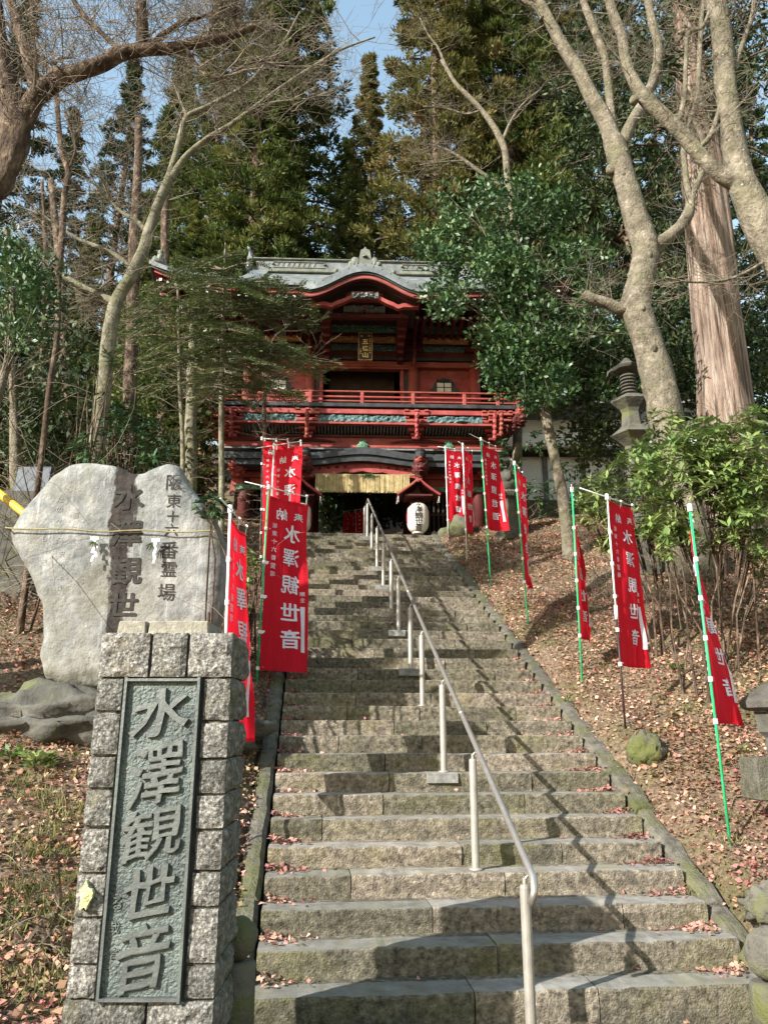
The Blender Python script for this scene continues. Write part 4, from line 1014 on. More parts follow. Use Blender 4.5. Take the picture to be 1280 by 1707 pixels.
# ------------------------------------------------------------------ hanging lanterns and their little roofs
def lantern_roof(x, lab):
    r = thing('lantern_canopy', lab, 'canopy', (gcx+x, GY-1.05, TOPZ+zg(830, -1.05)), GROT, 'little red gabled canopies over the lanterns')
    H = (zg(800, -1.05)-zg(830, -1.05)); W = .53
    for s in (-1, 1):
        g = G(); N = 8
        for k in range(N):
            u0, u1 = k/N, (k+1)/N
            f = lambda u: (s*W*u, H*(1-u**.8)*.92)
            (xa, za), (xb, zb) = f(u0), f(u1)
            g.add([(xa,-.34,za),(xb,-.34,zb),(xb,.34,zb),(xa,.34,za),(xa,-.34,za-.06),(xb,-.34,zb-.06),(xb,.34,zb-.06),(xa,.34,za-.06)], [(0,1,2,3),(7,6,5,4),(0,4,5,1),(2,6,7,3),(1,5,6,2)])
        g.build('roof_slope', m_dred, r)
        g = G(); pts = [(s*W*u, -.36, H*(1-u**.8)*.92-.02) for u in np.linspace(0, 1, 9)]; g.tube(pts, .032, 6); g.build('bargeboard', m_red, r)
        g = G()
        for k in range(5): g.ball((s*(W-.02), -.33+.13*k, -.09-.0*k), .016, 4); g.ball((s*(W-.03), -.34, -.07-.035*k), .014, 4)
        g.build('hanging_beads', m_white, r)
    G().tube([(0, -.4, H*.93), (0, .36, H*.93)], .045, 8).build('ridge_log', m_dred, r)
    g = G(); g.box(-.03, .03, -.05, .05, -.22, H*.85); g.box(-.34, .34, -.3, .3, -.03, .01); g.build('hanger_frame', m_dred, r)
    g = G(); g.lathe([(.03, 0), (.06, .03), (.03, .06)], (0, -.38, H*.62), 8); g.build('pendant', m_red, r)
    return r
def lantern(x, lab):
    zl0, zl1 = zg(890, -1.05), zg(838, -1.05)
    r = thing('paper_lantern', lab, 'lantern', (gcx+x, GY-1.05, TOPZ+zl0), GROT, 'big white paper lanterns hanging at the gate entrance')
    H = zl1-zl0; R = .275; prof_ = []
    nb_ = 26
    def rad(u): return R*(1-abs(2*u-1)**3.2)**.5*.35+R*.65*(1-.35*abs(2*u-1)**4)
    for k in range(nb_*2+1):
        u = k/(nb_*2); prof_.append((rad(u)-(.006 if k % 2 else 0), H*(.04+.92*u)))
    g = G(); g.lathe([(.12, H*.03)]+prof_+[(.12, H*.97)], n=32); bd = g.build('paper_body', m_paper, r, smooth=True)
    G().lathe([(.14, 0), (.14, H*.045), (.12, H*.05)], n=20).build('bottom_ring', m_white, r); G().lathe([(.12, H*.95), (.14, H*.96), (.14, H+.0)], n=20).build('top_ring', m_ink, r)
    G().tube([(0, 0, H), (0, 0, H+.18)], .01, 6).build('hook', m_ink, r)
    g = G()
    def f(xx, zz):
        u = min(max((zz/H-.04)/.92, .02), .98); rr = rad(u)+.006; a = xx/rr-math.pi/2
        return (rr*math.cos(a), rr*math.sin(a), zz)
    for ch, k, sz in (('水', .86, .135), ('澤', .69, .15), ('観', .50, .17), ('世', .31, .16), ('音', .14, .15)): write(g, ch, f, 0, H*k, sz, bold=.012, cut=.2, sx=1.25)
    g.build('black_lettering', m_ink, bd)
    for s in (-1, 1):
        g = G(); N = 14; vs = []
        g.grid(lambda u, v: f(s*(.34+.13*math.sin(v*math.pi)*u), H*(.28+.44*v)), 4, N); g.build('red_crest', m_lred, bd)
lantern_roof(1.42, 'small red gabled canopy over the white paper lantern right of the stair head'); lantern(1.42, 'white paper lantern with black characters at the right side of the gate entrance')
lantern_roof(-1.50, 'small red gabled canopy left of the straw curtain, mostly behind the banners'); lantern(-1.50, 'white paper lantern left of the gate entrance, a sliver showing beside the red banner')
# ------------------------------------------------------------------ banners
def banner(base, top, y_cloth, y_bot, W, a0, a1, label, pole='green', Y=None, seed=0, arm=True, lean_y=0.0, curl=0.0, drift=0.0, low=None, arm_l=.2, grp='red banners along the right side of the stairs', txt=True, strap_gap=1, tw=None):
    """base and top: foot and head of the pole in the photo; a0, a1: which way the cloth points at its top and its foot"""
    b = ground_hit(*base) if Y is None else at(base[0], base[1], Y)
    if Y is not None: b = Vector((b.x, b.y, height(b.x, b.y)))
    tp = at(top[0], top[1], b.y+lean_y)
    r = thing('banner', label, 'banner', b, 0, grp)
    mp = {'green': m_poleg, 'white': m_polew, 'black': m_poleb}[pole]
    d = (tp-b)
    if low:      # a pole of two pieces, one sleeved in the other
        mid = b+d*.48
        G().tube([b-d.normalized()*.12, mid], .012, 8).build('pole', mp, r, smooth=True, off=b)
        G().tube([mid-d*.01, tp], .0095, 8).build('pole', m_polew, r, smooth=True, off=b)
        G().tube([mid-d*.03, mid+d*.03], .02, 8).build('pole_joint', m_polew, r, smooth=True, off=b)
    else:
        G().tube([b-d.normalized()*.12, b.lerp(tp, .5), tp], .0115, 8).build('pole', mp, r, smooth=True, off=b)
    # head of the pole: clamp and cross arm
    G().tube([tp-d.normalized()*.035, tp+d.normalized()*.03], .021, 8).build('pole_clamp', m_polew, r, off=b)
    def dirv(a): return Vector((math.cos(a), math.sin(a), 0))
    ztop = at(640, y_cloth, b.y).z; zbot = at(640, y_bot, b.y).z
    k0 = (ztop-b.z)/(tp.z-b.z); k1 = (zbot-b.z)/(tp.z-b.z); A0 = b+d*k0; A1 = b+d*k1; Hc = ztop-zbot
    at_, ab_ = math.radians(a0), math.radians(a1)
    tilt_ = (tp.z-.02-ztop)
    G().tube([tp-dirv(at_)*arm_l, tp+dirv(at_)*W*1.0+Vector((0,0,-.012))], .0065, 6).build('cross_arm', m_polew, r, smooth=True, off=b)
    def surf(u, v, off=0):
        a = at_+(ab_-at_)*v**1.3+curl*u*v
        n = Vector((-math.sin(a), math.cos(a), 0))
        pole_pt = A0.lerp(A1, v); w = W*(1-.10*abs(curl)*v)
        rip = (.022*math.sin(2*math.pi*(1.15*u+.8*v+seed*.37))+.012*math.sin(2*math.pi*(2.3*u-1.7*v+seed)))*u*(.35+v)*1.2+.03*math.sin(math.pi*v*1.3+seed)*u+.012*noise.noise(Vector((u*5+seed*3, v*7, seed)))+.01*math.sin(9*u+14*v*u+seed*5)*min(1,v*3)*u
        sag = -.015*math.sin(math.pi*u)*(1-v)
        p = pole_pt+dirv(a)*(w*u+.022)+n*(rip+off+drift*u*v*v)+Vector((0, 0, sag-.02*u*u*v*abs(math.sin(seed+1))))
        return p
    g = G(); g.grid(lambda u, v: surf(u, v), 16, 44); cl = g.build('cloth', m_cloth, r, smooth=True, off=b)
    g = G()
    for v0 in (0.0, .985): g.grid(lambda u, v: surf(u, v0+.015*v, -.004), 12, 1)
    g.build('hem', m_cloth, cl, off=b)['kind'] = 'stuff'
    g = G()
    for k in range(3):
        u = (.06, .5, .94)[k]; p = surf(u, 0); q = tp+dirv(at_)*(W*u+.02); w = dirv(at_)*.012
        g.add([p-w+Vector((0,0,-.03)), p+w+Vector((0,0,-.03)), q+w, q-w], [(0,1,2,3)]); g.tube([q-w*1.1, q+w*1.1], .014, 6)
    for k in range(1, 6):
        v = k/5*.985+.005; p = A0.lerp(A1, v); q = surf(.07, v)
        g.tube([p+Vector((0,0,-.02)), p+Vector((0,0,.02))], .019, 8)
        w = Vector((0, 0, .02)); g.add([p-w, q-w, q+w, p+w], [(0,1,2,3)])
    g.build('strap', m_polew, cl, off=b)['kind'] = 'stuff'
    # print, back to front as it is seen from behind
    if txt:
        def wr(g, ch, u, v, size, bold=.03):      # size in metres
            for off in (-.006, .006):
                V, F = glyph(ch, .004, .17); sp = (.010 if ch in '奉納澤観' else .02) if bold > .02 else 0
                for i, (a, b) in enumerate(((0, 0), (1, .6), (-1, -.6)) if sp else ((0, 0),)):
                    g.add([surf(min(max(u-(x+a*sp)*size/W*1.05, .01), .99), min(max(v-(y+b*sp)*size/Hc, 0), 1), off*(1+.08*i)) for x, y in V], [q[::-1] for q in F] if off < 0 else F)
        k = W/.6
        for ch, u, v, sz in (('奉', .76, .10, .125), ('納', .33, .092, .125), ('水', .60, .20, .19), ('澤', .60, .345, .19), ('観', .60, .505, .2), ('世', .60, .665, .19), ('音', .60, .82, .19)):
            g = G(); wr(g, ch, u, v, sz*k*Hc/1.8); g.build('white_character', m_print, cl, off=b)
        g = G()
        for i, ch in enumerate('坂東十六番霊場'): wr(g, ch, .17, .17+.048*i, .066*k, .012)
        for i, ch in enumerate('願主'): wr(g, ch, .87, .555+.035*i, .055*k, .012)
        g.build('small_white_print', m_print, cl, off=b)['kind'] = 'stuff'
        g = G()
        for off in (-.006, .006): g.grid(lambda uu, vv: surf(.82+.1*uu, .63+.26*vv, off), 2, 16)
        g.build('white_print_bar', m_print, cl, off=b)['kind'] = 'stuff'
    return r
RG = 'red banners along the right side of the stairs'; LG = 'red banners at the left side of the stairs'
banner((1217,1412), (1149,846), 868, 1206, .50, 67, 54, 'nearest red banner on the right bank, seen almost edge-on, on a green pole', 'green', seed=1.0, drift=-.10, arm=False, arm_l=.02)
banner((1042,1215), (1011,828), 833, 1110, .52, 40, 42, 'red banner on a black pole, all its white characters showing, before the shrub', 'black', seed=2.2, low=True, arm_l=.5)
banner((970,1138), (953,816), 836, 1062, .50, 75, 60, 'narrow folded red banner on a green pole, left of the black-poled one', 'green', seed=3.1)
banner((880,1040), (857,772), 780, 972, .50, 66, 64, 'red banner on a green pole in front of the grey stone lantern', 'green', seed=4.4)
banner((818,977), (801,732), 741, 880, .50, 48, 62, 'red banner with a curled lower corner, third from the gate on the right side', 'green', seed=5.3, curl=-.8, drift=.1, arm_l=.35)
banner((778,935), (771,741), 748, 884, .46, 58, 66, 'red banner on a white pole, second from the gate on the right side', 'white', seed=6.1)
banner((747,899), (742,746), 749, 868, .45, 18, 24, 'red banner nearest the gate on the right side, hanging flat', 'white', seed=7.7)
banner((428,1138), (448,812), 822, 1117, .60, 40, 28, 'large red banner on a green pole hanging beside the left edge of the stairs', 'green', seed=.4, grp=LG, arm_l=.34, lean_y=.1)
banner((372,1275), (384,848), 862, 1236, .60, 86, 77, 'red banner half hidden behind the granite pillar, on a pale pole', 'white', Y=6.3, seed=1.7, grp=LG, arm_l=.3)
banner((446,985), (457,742), 750, 960, .50, -24, -14, 'red banner with a slanting top arm showing above the big left banner', 'white', Y=11.6, seed=2.9, grp=LG, arm_l=.35)
banner((436,960), (437,731), 735, 930, .46, 4, 4, 'rearmost red banner of the left side, in front of the balcony corner', 'black', Y=12.8, seed=3.3, grp=LG, arm_l=.02)
for (bx, tx, yc, yb, Y, lab) in ((595, 593, 853, 890, 23.4, 'tiny red banner seen through the passage, left one of two'), (613, 612, 850, 880, 24.6, 'tiny red banner seen through the passage, beside the handrail')):
    banner((bx, 895), (tx, yc-3), yc, yb+14, .42, 160, 165, lab, 'white', Y=Y, seed=bx, grp='red banners beyond the gate passage')

# ------------------------------------------------------------------ smaller things near the stairs
def rock(label, c, r, m=m_mossrock, amp=.22, seg=10, fr=2.2, name='mossy_rock', cat='rock'):
    g = G(); g.ball(c, r, seg, amp, fr); o = g.build(name, m, smooth=True, off=c); o.location = c; setp(o, label, cat); return o
p = ground_hit(1076, 1262); rock('mossy boulder on the leaf-covered right bank below the black-poled banner', (p.x, p.y, p.z+.03), (.18,.16,.17), amp=.45, seg=16, fr=3.2)
p = ground_hit(835, 905); 
p = at(768, 900, 17.6); rock('pale mossy rock at the right end of the stair head', (p.x, p.y, height(p.x, p.y)+.1), (.32,.3,.38))
p = at(732, 893, 18.0); rock('low rock against the red sill right of the lantern', (p.x+.15, p.y, height(p.x, p.y)+.05), (.2,.2,.2), m_rock)
# round-headed stone posts at the foot of the flanks
def roundpost(label, px, py_top, Y, R, zb):
    q = at(px, py_top, Y); t = thing('stone_bollard', label, 'bollard', (q.x, Y, zb), 0, 'round-headed stone posts at the foot of the stairs')
    g = G(); h = q.z-zb; g.lathe([(R*1.05, 0), (R*1.0, h-R*2.3), (R*.93, h-R*2.15)], n=20); g.build('shaft', m_mossrock, t, smooth=True)
    G().ball((0, 0, h-R*1.05), (R*1.02, R*1.02, R*1.08), 10, .1, 2).build('round_head', m_mossrock, t, smooth=True)
roundpost('mossy round-headed stone post between the granite pillar and the lowest steps', 399, 1528, 4.35, .095, -.02)
roundpost('grey round-headed stone post at the right end of the lowest steps', 1278, 1545, 4.75, .13, .0)
# squat stones edging the foot of the banks
for px, py, Y, rr, lab in ((1268, 1490, 5.5, (.16,.2,.13), 'pale mossy stone at the picture edge above the round-headed post'),):
    q = at(px, py, Y); rock(lab, (q.x+.05, Y, q.z-.08), rr, m_mossrock, .45, 16, 3.5)
# table-like stone lantern cap and block at the right edge
q = at(1268, 1180, 6.9); zb = height(q.x, q.y)
t = thing('stone_lantern', 'dark mossy wide-capped stone lantern cut off by the right edge of the picture', 'stone lantern', (q.x+.12, q.y, zb))
h = q.z-zb; g = G(); g.lathe([(.26, h-.02), (.30, h-.0), (.31, h+.05), (.20, h+.13), (.09, h+.2), (.05, h+.22)], n=6); g.build('cap', m_rock, t)
g = G(); g.lathe([(.13, 0), (.12, h-.25), (.17, h-.2), (.19, h-.03)], n=6); g.build('shaft', m_rock, t)
q = at(1270, 1279, 6.3); o = G().box(q.x-.05, q.x+.4, q.y, q.y+.3, q.z-.25, q.z+.07).build('cut_stone_block', m_kerb, off=(q.x, q.y, q.z), bevel=.012); o.location = q
setp(o, 'small grey squared block on the bank at the right picture edge', 'stone block')
# stone lantern with a carved top behind the banners
Y = 16.8; q0 = at(848, 862, Y); zb = height(q0.x, q0.y)-.1; k = lambda py: zat(py, Y)-zb
t = thing('stone_lantern', 'weathered grey-green stone lantern behind the banners right of the gate', 'stone lantern', (q0.x, Y, zb))
g = G(); g.lathe([(.32, 0), (.32, .2), (.25, .25), (.21, k(846)), (.22, k(835)), (.30, k(832)), (.34, k(826)), (.30, k(822)), (.2, k(820))], n=20); g.build('drum', m_rock, t, smooth=False)
g = G(); g.ball((0, 0, k(810)), (.25, .22, .2), 8, .35, 3); g.ball((-.03, -.1, k(798)), (.17, .17, .16), 8, .35, 4); g.tube([(.1, 0, k(805)), (.15, 0, k(792)), (.05, 0, k(786))], [.08, .06, .02], 6)
g.build('carved_guardian', m_rock, t, smooth=True)
# tall ringed pagoda lantern half behind the pale tree
Y = 13.2; q0 = at(1056, 740, Y); zb = height(q0.x, q0.y)-.1; k = lambda py: zat(py, Y)-zb
t = thing('pagoda_lantern', 'tall dark stone pagoda with a ringed spire standing left of the pale tree trunk', 'stone pagoda', (q0.x, Y, zb))
g = G(); g.lathe([(.34, 0), (.34, .25), (.2, .35), (.17, k(745)), (.3, k(735)), (.42, k(728)), (.2, k(712)), (.17, k(690)), (.2, k(684)), (.36, k(672)), (.34, k(668)), (.16, k(660))], n=6); g.build('body', m_rock, t)
for j in range(6): G().lathe([(.10, k(658-5.4*j)), (.145, k(656.5-5.4*j)), (.145, k(654.5-5.4*j)), (.10, k(653-5.4*j))], n=16).build('spire_ring', m_rock, t)
g = G(); g.lathe([(.09, k(660)), (.08, k(622)), (.26, k(619)), (.30, k(615)), (.12, k(606)), (.09, k(603)), (.04, k(598))], n=8); g.tube([(-.28, 0, k(617)), (-.36, 0, k(621)), (-.38, 0, k(628))], [.03, .02, .01], 5); g.tube([(.28, 0, k(617)), (.36, 0, k(613))], [.03, .01], 5)
g.build('spire_cap', m_rock, t)
# white-walled building at the right
Y = 23.0
t = thing('white_walled_building', 'low white plastered building right of the gate, glimpsed through the leaves', 'building', (at(960, 800, Y).x, Y, TOPZ))
o_ = t.location; k = lambda py: zat(py, Y)
def wb(nm, a, b, ya, yb, d0, d1, m, bev=0): G().box(at(a,800,Y).x, at(b,800,Y).x, Y+d0, Y+d1, k(yb), k(ya)).build(nm, m, t, off=o_, bevel=bev)
wb('plaster_wall', 838, 1240, 700, 835, 0, .3, m_plaster); wb('eave_band', 834, 1250, 735, 757, -.7, -.02, m_plaster, .01); wb('shadow_gap', 836, 1245, 757, 762, -.4, -.01, m_darkwood)
wb('eave_band', 834, 1250, 690, 700, -.9, .4, m_slat); wb('foundation', 838, 1240, 835, 875, -.1, .3, m_kerb)
for a in (905, 968, 1030, 1095, 1160): wb('wall_post', a, a+8, 762, 834, -.06, -.004, m_slat)
g = G(); x0, x1 = at(836,800,Y).x, at(1245,800,Y).x; z = k(690); g.add([(x0-.3,Y-1.1,z),(x1,Y-1.1,z),(x1,Y+4,z+1.2),(x0-.3,Y+4,z+1.2),(x0-.3,Y-1.1,z-.1),(x1,Y-1.1,z-.1),(x1,Y+4,z-.1),(x0-.3,Y+4,z-.1)], [(0,1,2,3),(0,4,5,1),(0,3,7,4),(1,5,6,2)]); g.build('roof', m_slat, t, off=o_)
# slate-blue board and yellow pipe at the left
q = at(45, 790, 10.5); t = thing('slate_board', 'leaning slate-blue memorial board in the shade above the left end of the inscribed slab', 'board', (q.x, q.y, height(q.x, q.y)))
hh = q.z-height(q.x, q.y); g = G(); g.box(-.28, .22, 0, .09, hh-.28, hh+.24, M=Matrix.Rotation(-.15, 4, 'X')); g.build('panel', m_blueboard, t, bevel=.01)
g = G(); g.box(-.34, .28, -.15, .25, -.1, max(hh-.3, .1)); g.build('plinth', m_rock, t)
g = G(); pa, pb = at(-60, 775, 8.6), at(34, 850, 8.2); g.tube([pa, pa.lerp(pb, .5), pb, pb+(pb-pa)*.4], .045, 12)
o = g.build('yellow_pipe', m_yellow, smooth=True, off=pa); o.location = pa; setp(o, 'yellow guard pipe slanting down behind the left edge of the inscribed slab', 'pipe')
# second flight seen through the gate
t = thing('far_stairs', None, None, (0, 0, 0), kind='structure')
for k_ in range(16):
    y = 24.8+.34*k_; G().box(-2.6, 1.6, y, y+.4, TOPZ+.16*k_-.3, TOPZ+.16*(k_+1)).build('far_step', m_step, t)
t = thing('far_handrail', 'short slanting steel handrail of the second flight, seen through the gate passage', 'handrail', (.1, 24.6, TOPZ))
g = G(); g.tube([(0, 0, .75), (0, 0, .8), (.55, 2.6, 2.0), (.55, 2.6, 1.9)], .025, 8); g.build('rail', m_steelp, t)
for u in (0, .5, 1): G().tube([(.55*u, 2.6*u, 1.2*u-.1), (.55*u, 2.6*u, .8+1.2*u)], .02, 8).build('post', m_steelp, t)
# ------------------------------------------------------------------ foliage machinery (numpy)
def leaves(cent, dirs, L, W, fold=.0, jit=.5, nrm=None, shape='diamond'):
    """a folded diamond per leaf (2 tris as one quad): cent, dirs (n,3); returns V, F"""
    n = len(cent); cent = np.asarray(cent); d = np.asarray(dirs, dtype=float); d /= np.linalg.norm(d, axis=1, keepdims=True)+1e-9
    up = rng.normal(0, jit, (n, 3)); up[:, 2] += 1.0
    if nrm is not None: up = nrm+rng.normal(0, jit, (n, 3))
    sd_ = np.cross(d, up); sd_ /= np.linalg.norm(sd_, axis=1, keepdims=True)+1e-9
    L = np.broadcast_to(L, (n,))[:, None]; W = np.broadcast_to(W, (n,))[:, None]
    nn = np.cross(sd_, d)
    V = np.stack([cent, cent+d*L*.5+sd_*W*.5+nn*fold*W, cent+d*L, cent+d*L*.5-sd_*W*.5+nn*fold*W], 1).reshape(-1, 3)
    F = np.arange(4*n).reshape(n, 4)
    return V, F
def ndir(n): v = rng.normal(0, 1, (n, 3)); return v/np.linalg.norm(v, axis=1, keepdims=True)
def tube_np(g, pts, r, n): g.tube(pts, r, n, cap=False)

def cedar_mesh(name, H, R, z_low, nbr, ncl, nsp, mleaf, seed, size=.24, hang=.0, top_pow=1.0, sparse=0):
    """Japanese cedar: straight tapered trunk, whorled drooping limbs, tufted clumps of sprays; returns (trunk mesh, limbs mesh, crown mesh)"""
    r_ = np.random.default_rng(seed); random.seed(seed)
    gt = G(); pts = [(.12*math.sin(z*.3+seed), .12*math.cos(z*.23+seed), z) for z in np.linspace(-1, H, 12)]
    gt.tube(pts, [max(.03, R*.085*(1-max(0, z)/H)**.8+.02)*(1.35 if z < 0 else 1) for z in np.linspace(-1, H, 12)], 10, cap=False)
    gb = G(); C_ = []; D_ = []; T_ = []
    for i in range(nbr):
        u = (i+.5)/nbr; z = z_low+(H-z_low)*u**.9; rr = R*(1-((z-z_low*.4)/(H*1.02-z_low*.4))**(1.25*top_pow))*r_.uniform(.7, 1.12)*(1 if u > .12 else .75+2*u)
        az = i*2.39996+r_.normal(0, .25); L = max(.35, rr)
        dx, dy = math.cos(az), math.sin(az); p = []; 
        for k in range(6):
            q = k/5; p.append((dx*L*q+.1*r_.normal(), dy*L*q+.1*r_.normal(), z+L*(.22*q-.42*q*q+hang*q)+.25*q**3*L*.6))
        gb.tube(p, [max(.012, .035*L**.7*(1-.85*k/5)) for k in range(6)], 5, cap=False)
        for j in range(max(2, int(ncl*(.4+.6*L/R)))):
            q = r_.uniform(.28, 1.0)**.8; k = min(int(q*5), 4); f = q*5-k
            c = np.array(p[k])*(1-f)+np.array(p[k+1])*f
            side = r_.normal(0, .32*L*.45, 3); side[2] = abs(side[2])*-.25+r_.normal(0, .12); c = c+side*np.array([abs(dy)+.3, abs(dx)+.3, 1])
            cr_ = r_.uniform(.2, .44)*(0.6+.4*L/R); m = max(8, int(nsp*r_.uniform(.6, 1.3)))
            dd = r_.normal(0, 1, (m, 3)); dd /= np.linalg.norm(dd, axis=1, keepdims=True); dd[:, 2] = dd[:, 2]*.7
            pos = c+dd*cr_*r_.uniform(.35, 1, (m, 1))*np.array([1, 1, .7])
            out = dd*.8+np.array([dx*.5, dy*.5, .45])
            C_.append(pos); D_.append(out+r_.normal(0, .25, (m, 3))); T_.append(np.clip(r_.normal(.5, .18)+r_.normal(0, .12, m)+.15*dd[:, 2], 0, 1))
    C_ = np.concatenate(C_); D_ = np.concatenate(D_); T_ = np.concatenate(T_); n = len(C_)
    V, F = leaves(C_, D_, r_.uniform(.7, 1.3, n)*size, r_.uniform(.22, .34, n)*size, jit=.8)
    crown = mesh_np(name+'_crown', V, F, mleaf, tint=T_)
    def tomesh(g, m):
        me = bpy.data.meshes.new(name); me.from_pydata(g.v, [], g.f); me.materials.append(m); me.polygons.foreach_set('use_smooth', [True]*len(g.f)); me.update(); return me
    return tomesh(gt, m_bark_d), tomesh(gb, m_bark_d), crown  # trunks take the dark bark: shade of the wood put into their colour
CED = [cedar_mesh('cedar_a', 31, 4.6, 3.5, 150, 12, 70, m_lf_cedar, 3, .24),
       cedar_mesh('cedar_b', 34, 4.4, 4.5, 150, 13, 76, m_lf_bronze, 5, .24),
       cedar_mesh('cedar_c', 27, 4.0, 2.5, 130, 12, 66, m_lf_cedar, 9, .24),
       cedar_mesh('cedar_d', 30, 4.2, 2.5, 120, 11, 60, m_lf_dark, 14, .25)]
def cedar(kind, px, Y, label, sc=1.0, rot=0.0, grp='tall cedars behind the gate'):
    p = at(px, 700, Y); x = p.x; z = height(x, Y)
    t = thing('cedar_tree', label, 'cedar tree', (x, Y, z), rot, grp); t.scale = (sc, sc, sc)
    for nm, me in zip(('trunk', 'limbs', 'crown'), CED[kind]): o = link(nm, me, t); 
    o['kind'] = 'stuff'
    return t
for kind, px, Y, sc, lab in (
    (0, 468, 30, 1.12, 'tallest green cedar rising behind the left half of the gate roof'),
    (2, 410, 27, 1.0, 'green cedar directly behind the left end of the gate ridge'),
    (0, 330, 31, .95, 'green cedar left of the gate roof, crossed by the leaning bare tree'),
    (2, 255, 35, .95, 'thin-topped cedar far behind the leaning bare tree'),
    (1, 735, 28, 1.0, 'bronze-tinged cedar just right of the gap of sky over the gate'),
    (1, 815, 31, 1.12, 'tall bronze cedar behind the dead pale branch'),
    (0, 880, 30, 1.1, 'green cedar behind the crown of the glossy-leaved tree'),
    (1, 975, 33, 1.1, 'bronze cedar seen between the forks of the pale tree'),
    (3, 1075, 28, 1.1, 'dark cedar behind the trunk of the pale tree'),
    (3, 160, 38, .9, 'dark distant cedar at the left behind bare twigs'),
    (0, 575, 42, .72, 'distant cedar filling the gap above the curved gable'),
    (1, 612, 36, .78, 'bronze-tipped cedar rising behind the gable ornament'),
    (3, 1215, 34, 1.0, 'dark cedar right of the massive red-barked trunk'),
    (3, 60, 34, .72, 'low dark cedar at the left edge behind the evergreen shrub'),
    (3, -60, 30, .9, 'dark cedar cut off by the left picture edge'),
    (3, 1330, 27, .72, 'dark cedar cut off by the right picture edge'),
    (2, 215, 23, .46, 'short green cedar behind the trunk of the leaning bare tree'),
    (2, 120, 26, .50, 'short dark-green cedar in the wood left of the leaning bare tree'),
    (0, 300, 24, .44, 'short green cedar filling in beside the left roof corner'),
    (2, 10, 25, .44, 'short cedar at the left edge of the wood, behind the blue-green evergreen'),
    (2, 470, 40, .8, 'distant cedar showing between the two left cedars'),
    (2, 1140, 42, .8, 'distant cedar behind the big cedar trunk'),
    (3, 930, 40, .85, 'distant dark cedar low behind the white-walled building')):
    cedar(kind, px, Y, lab, sc, rng.uniform(0, 6))

# ------------------------------------------------------------------ trees traced limb by limb
def trace(pts, Y, wob=0, seed=0):
    """pts: (px, py, width px[, dY]) -> world points and radii, smoothed"""
    P = []; Rr = []
    for q in pts:
        yy = Y+(q[3] if len(q) > 3 else 0); p = at(q[0], q[1], yy); P.append(p); Rr.append(q[2]/2/ppm(q[1], yy))
    # Catmull-Rom
    out = []; ro = []
    for i in range(len(P)-1):
        p0, p1, p2, p3 = P[max(i-1,0)], P[i], P[i+1], P[min(i+2, len(P)-1)]
        for k in range(8):
            t = k/8; out.append(.5*((2*p1)+(p2-p0)*t+(2*p0-5*p1+4*p2-p3)*t*t+(3*p1-p0-3*p2+p3)*t**3)); ro.append(Rr[i]*(1-t)+Rr[i+1]*t)
    out.append(P[-1]); ro.append(Rr[-1])
    if wob: out = [p+Vector((noise.noise(p*1.3), noise.noise(p*1.3+Vector((9,9,9))), 0))*wob for p in out]
    return out, ro
def rooted(tp, tr):
    """carry a trunk down into the soil, flaring a little"""
    b = tp[0]; h = height(b.x, b.y)
    if b.z > h-.1:
        d = (tp[0]-tp[1]).normalized(); d = Vector((d.x*.4, d.y*.4, -1)); L = b.z-(h-.15)
        return [b+d*L, b+d*L*.8, b+d*L*.45]+tp, [tr[0]*1.45, tr[0]*1.22, tr[0]*1.06]+tr
    return tp, tr
def grow(g, p, d, L, r, depth, up=.15, spread=.6, nseg=5, droop=0.0, kids=4, minr=.0022, sides=4):
    """a twig that wanders and branches"""
    pts = [p]; rad = [r]; dd = d.normalized()
    for k in range(nseg):
        dd = (dd+Vector((random.gauss(0, .16), random.gauss(0, .16), random.gauss(0, .13)+up*.3-droop*k/nseg))).normalized()
        pts.append(pts[-1]+dd*(L/nseg)); rad.append(max(minr, r*(1-.75*(k+1)/nseg)))
    g.tube(pts, rad, sides if r > .012 else 3, cap=False)
    if depth > 0:
        for k in range(kids):
            i = random.randint(1, nseg); f = random.random(); q = pts[i-1].lerp(pts[i], f)
            ax = Vector((random.gauss(0, 1), random.gauss(0, 1), random.gauss(0, .7)+up)).normalized()
            base = (pts[i]-pts[i-1]).normalized(); nd = (base*(1-spread)+ax*spread).normalized()
            grow(g, q, nd, L*random.uniform(.45, .75), max(minr, rad[i]*random.uniform(.5, .75)), depth-1, up, spread, max(3, nseg-1), droop, kids, minr, sides)
def twigs_along(g, pts, rad, n, L, r, depth, lo=.3, **k):
    for _ in range(n):
        i = random.randint(int(len(pts)*lo), len(pts)-1); j = min(i+1, len(pts)-1)
        b = (pts[j]-pts[i-1]).normalized(); ax = Vector((random.gauss(0, 1), random.gauss(0, .8), random.gauss(.25, .8))).normalized()
        grow(g, pts[i], (b*.35+ax*.65), L*random.uniform(.6, 1.3), r*random.uniform(.6, 1.2), depth, **k)
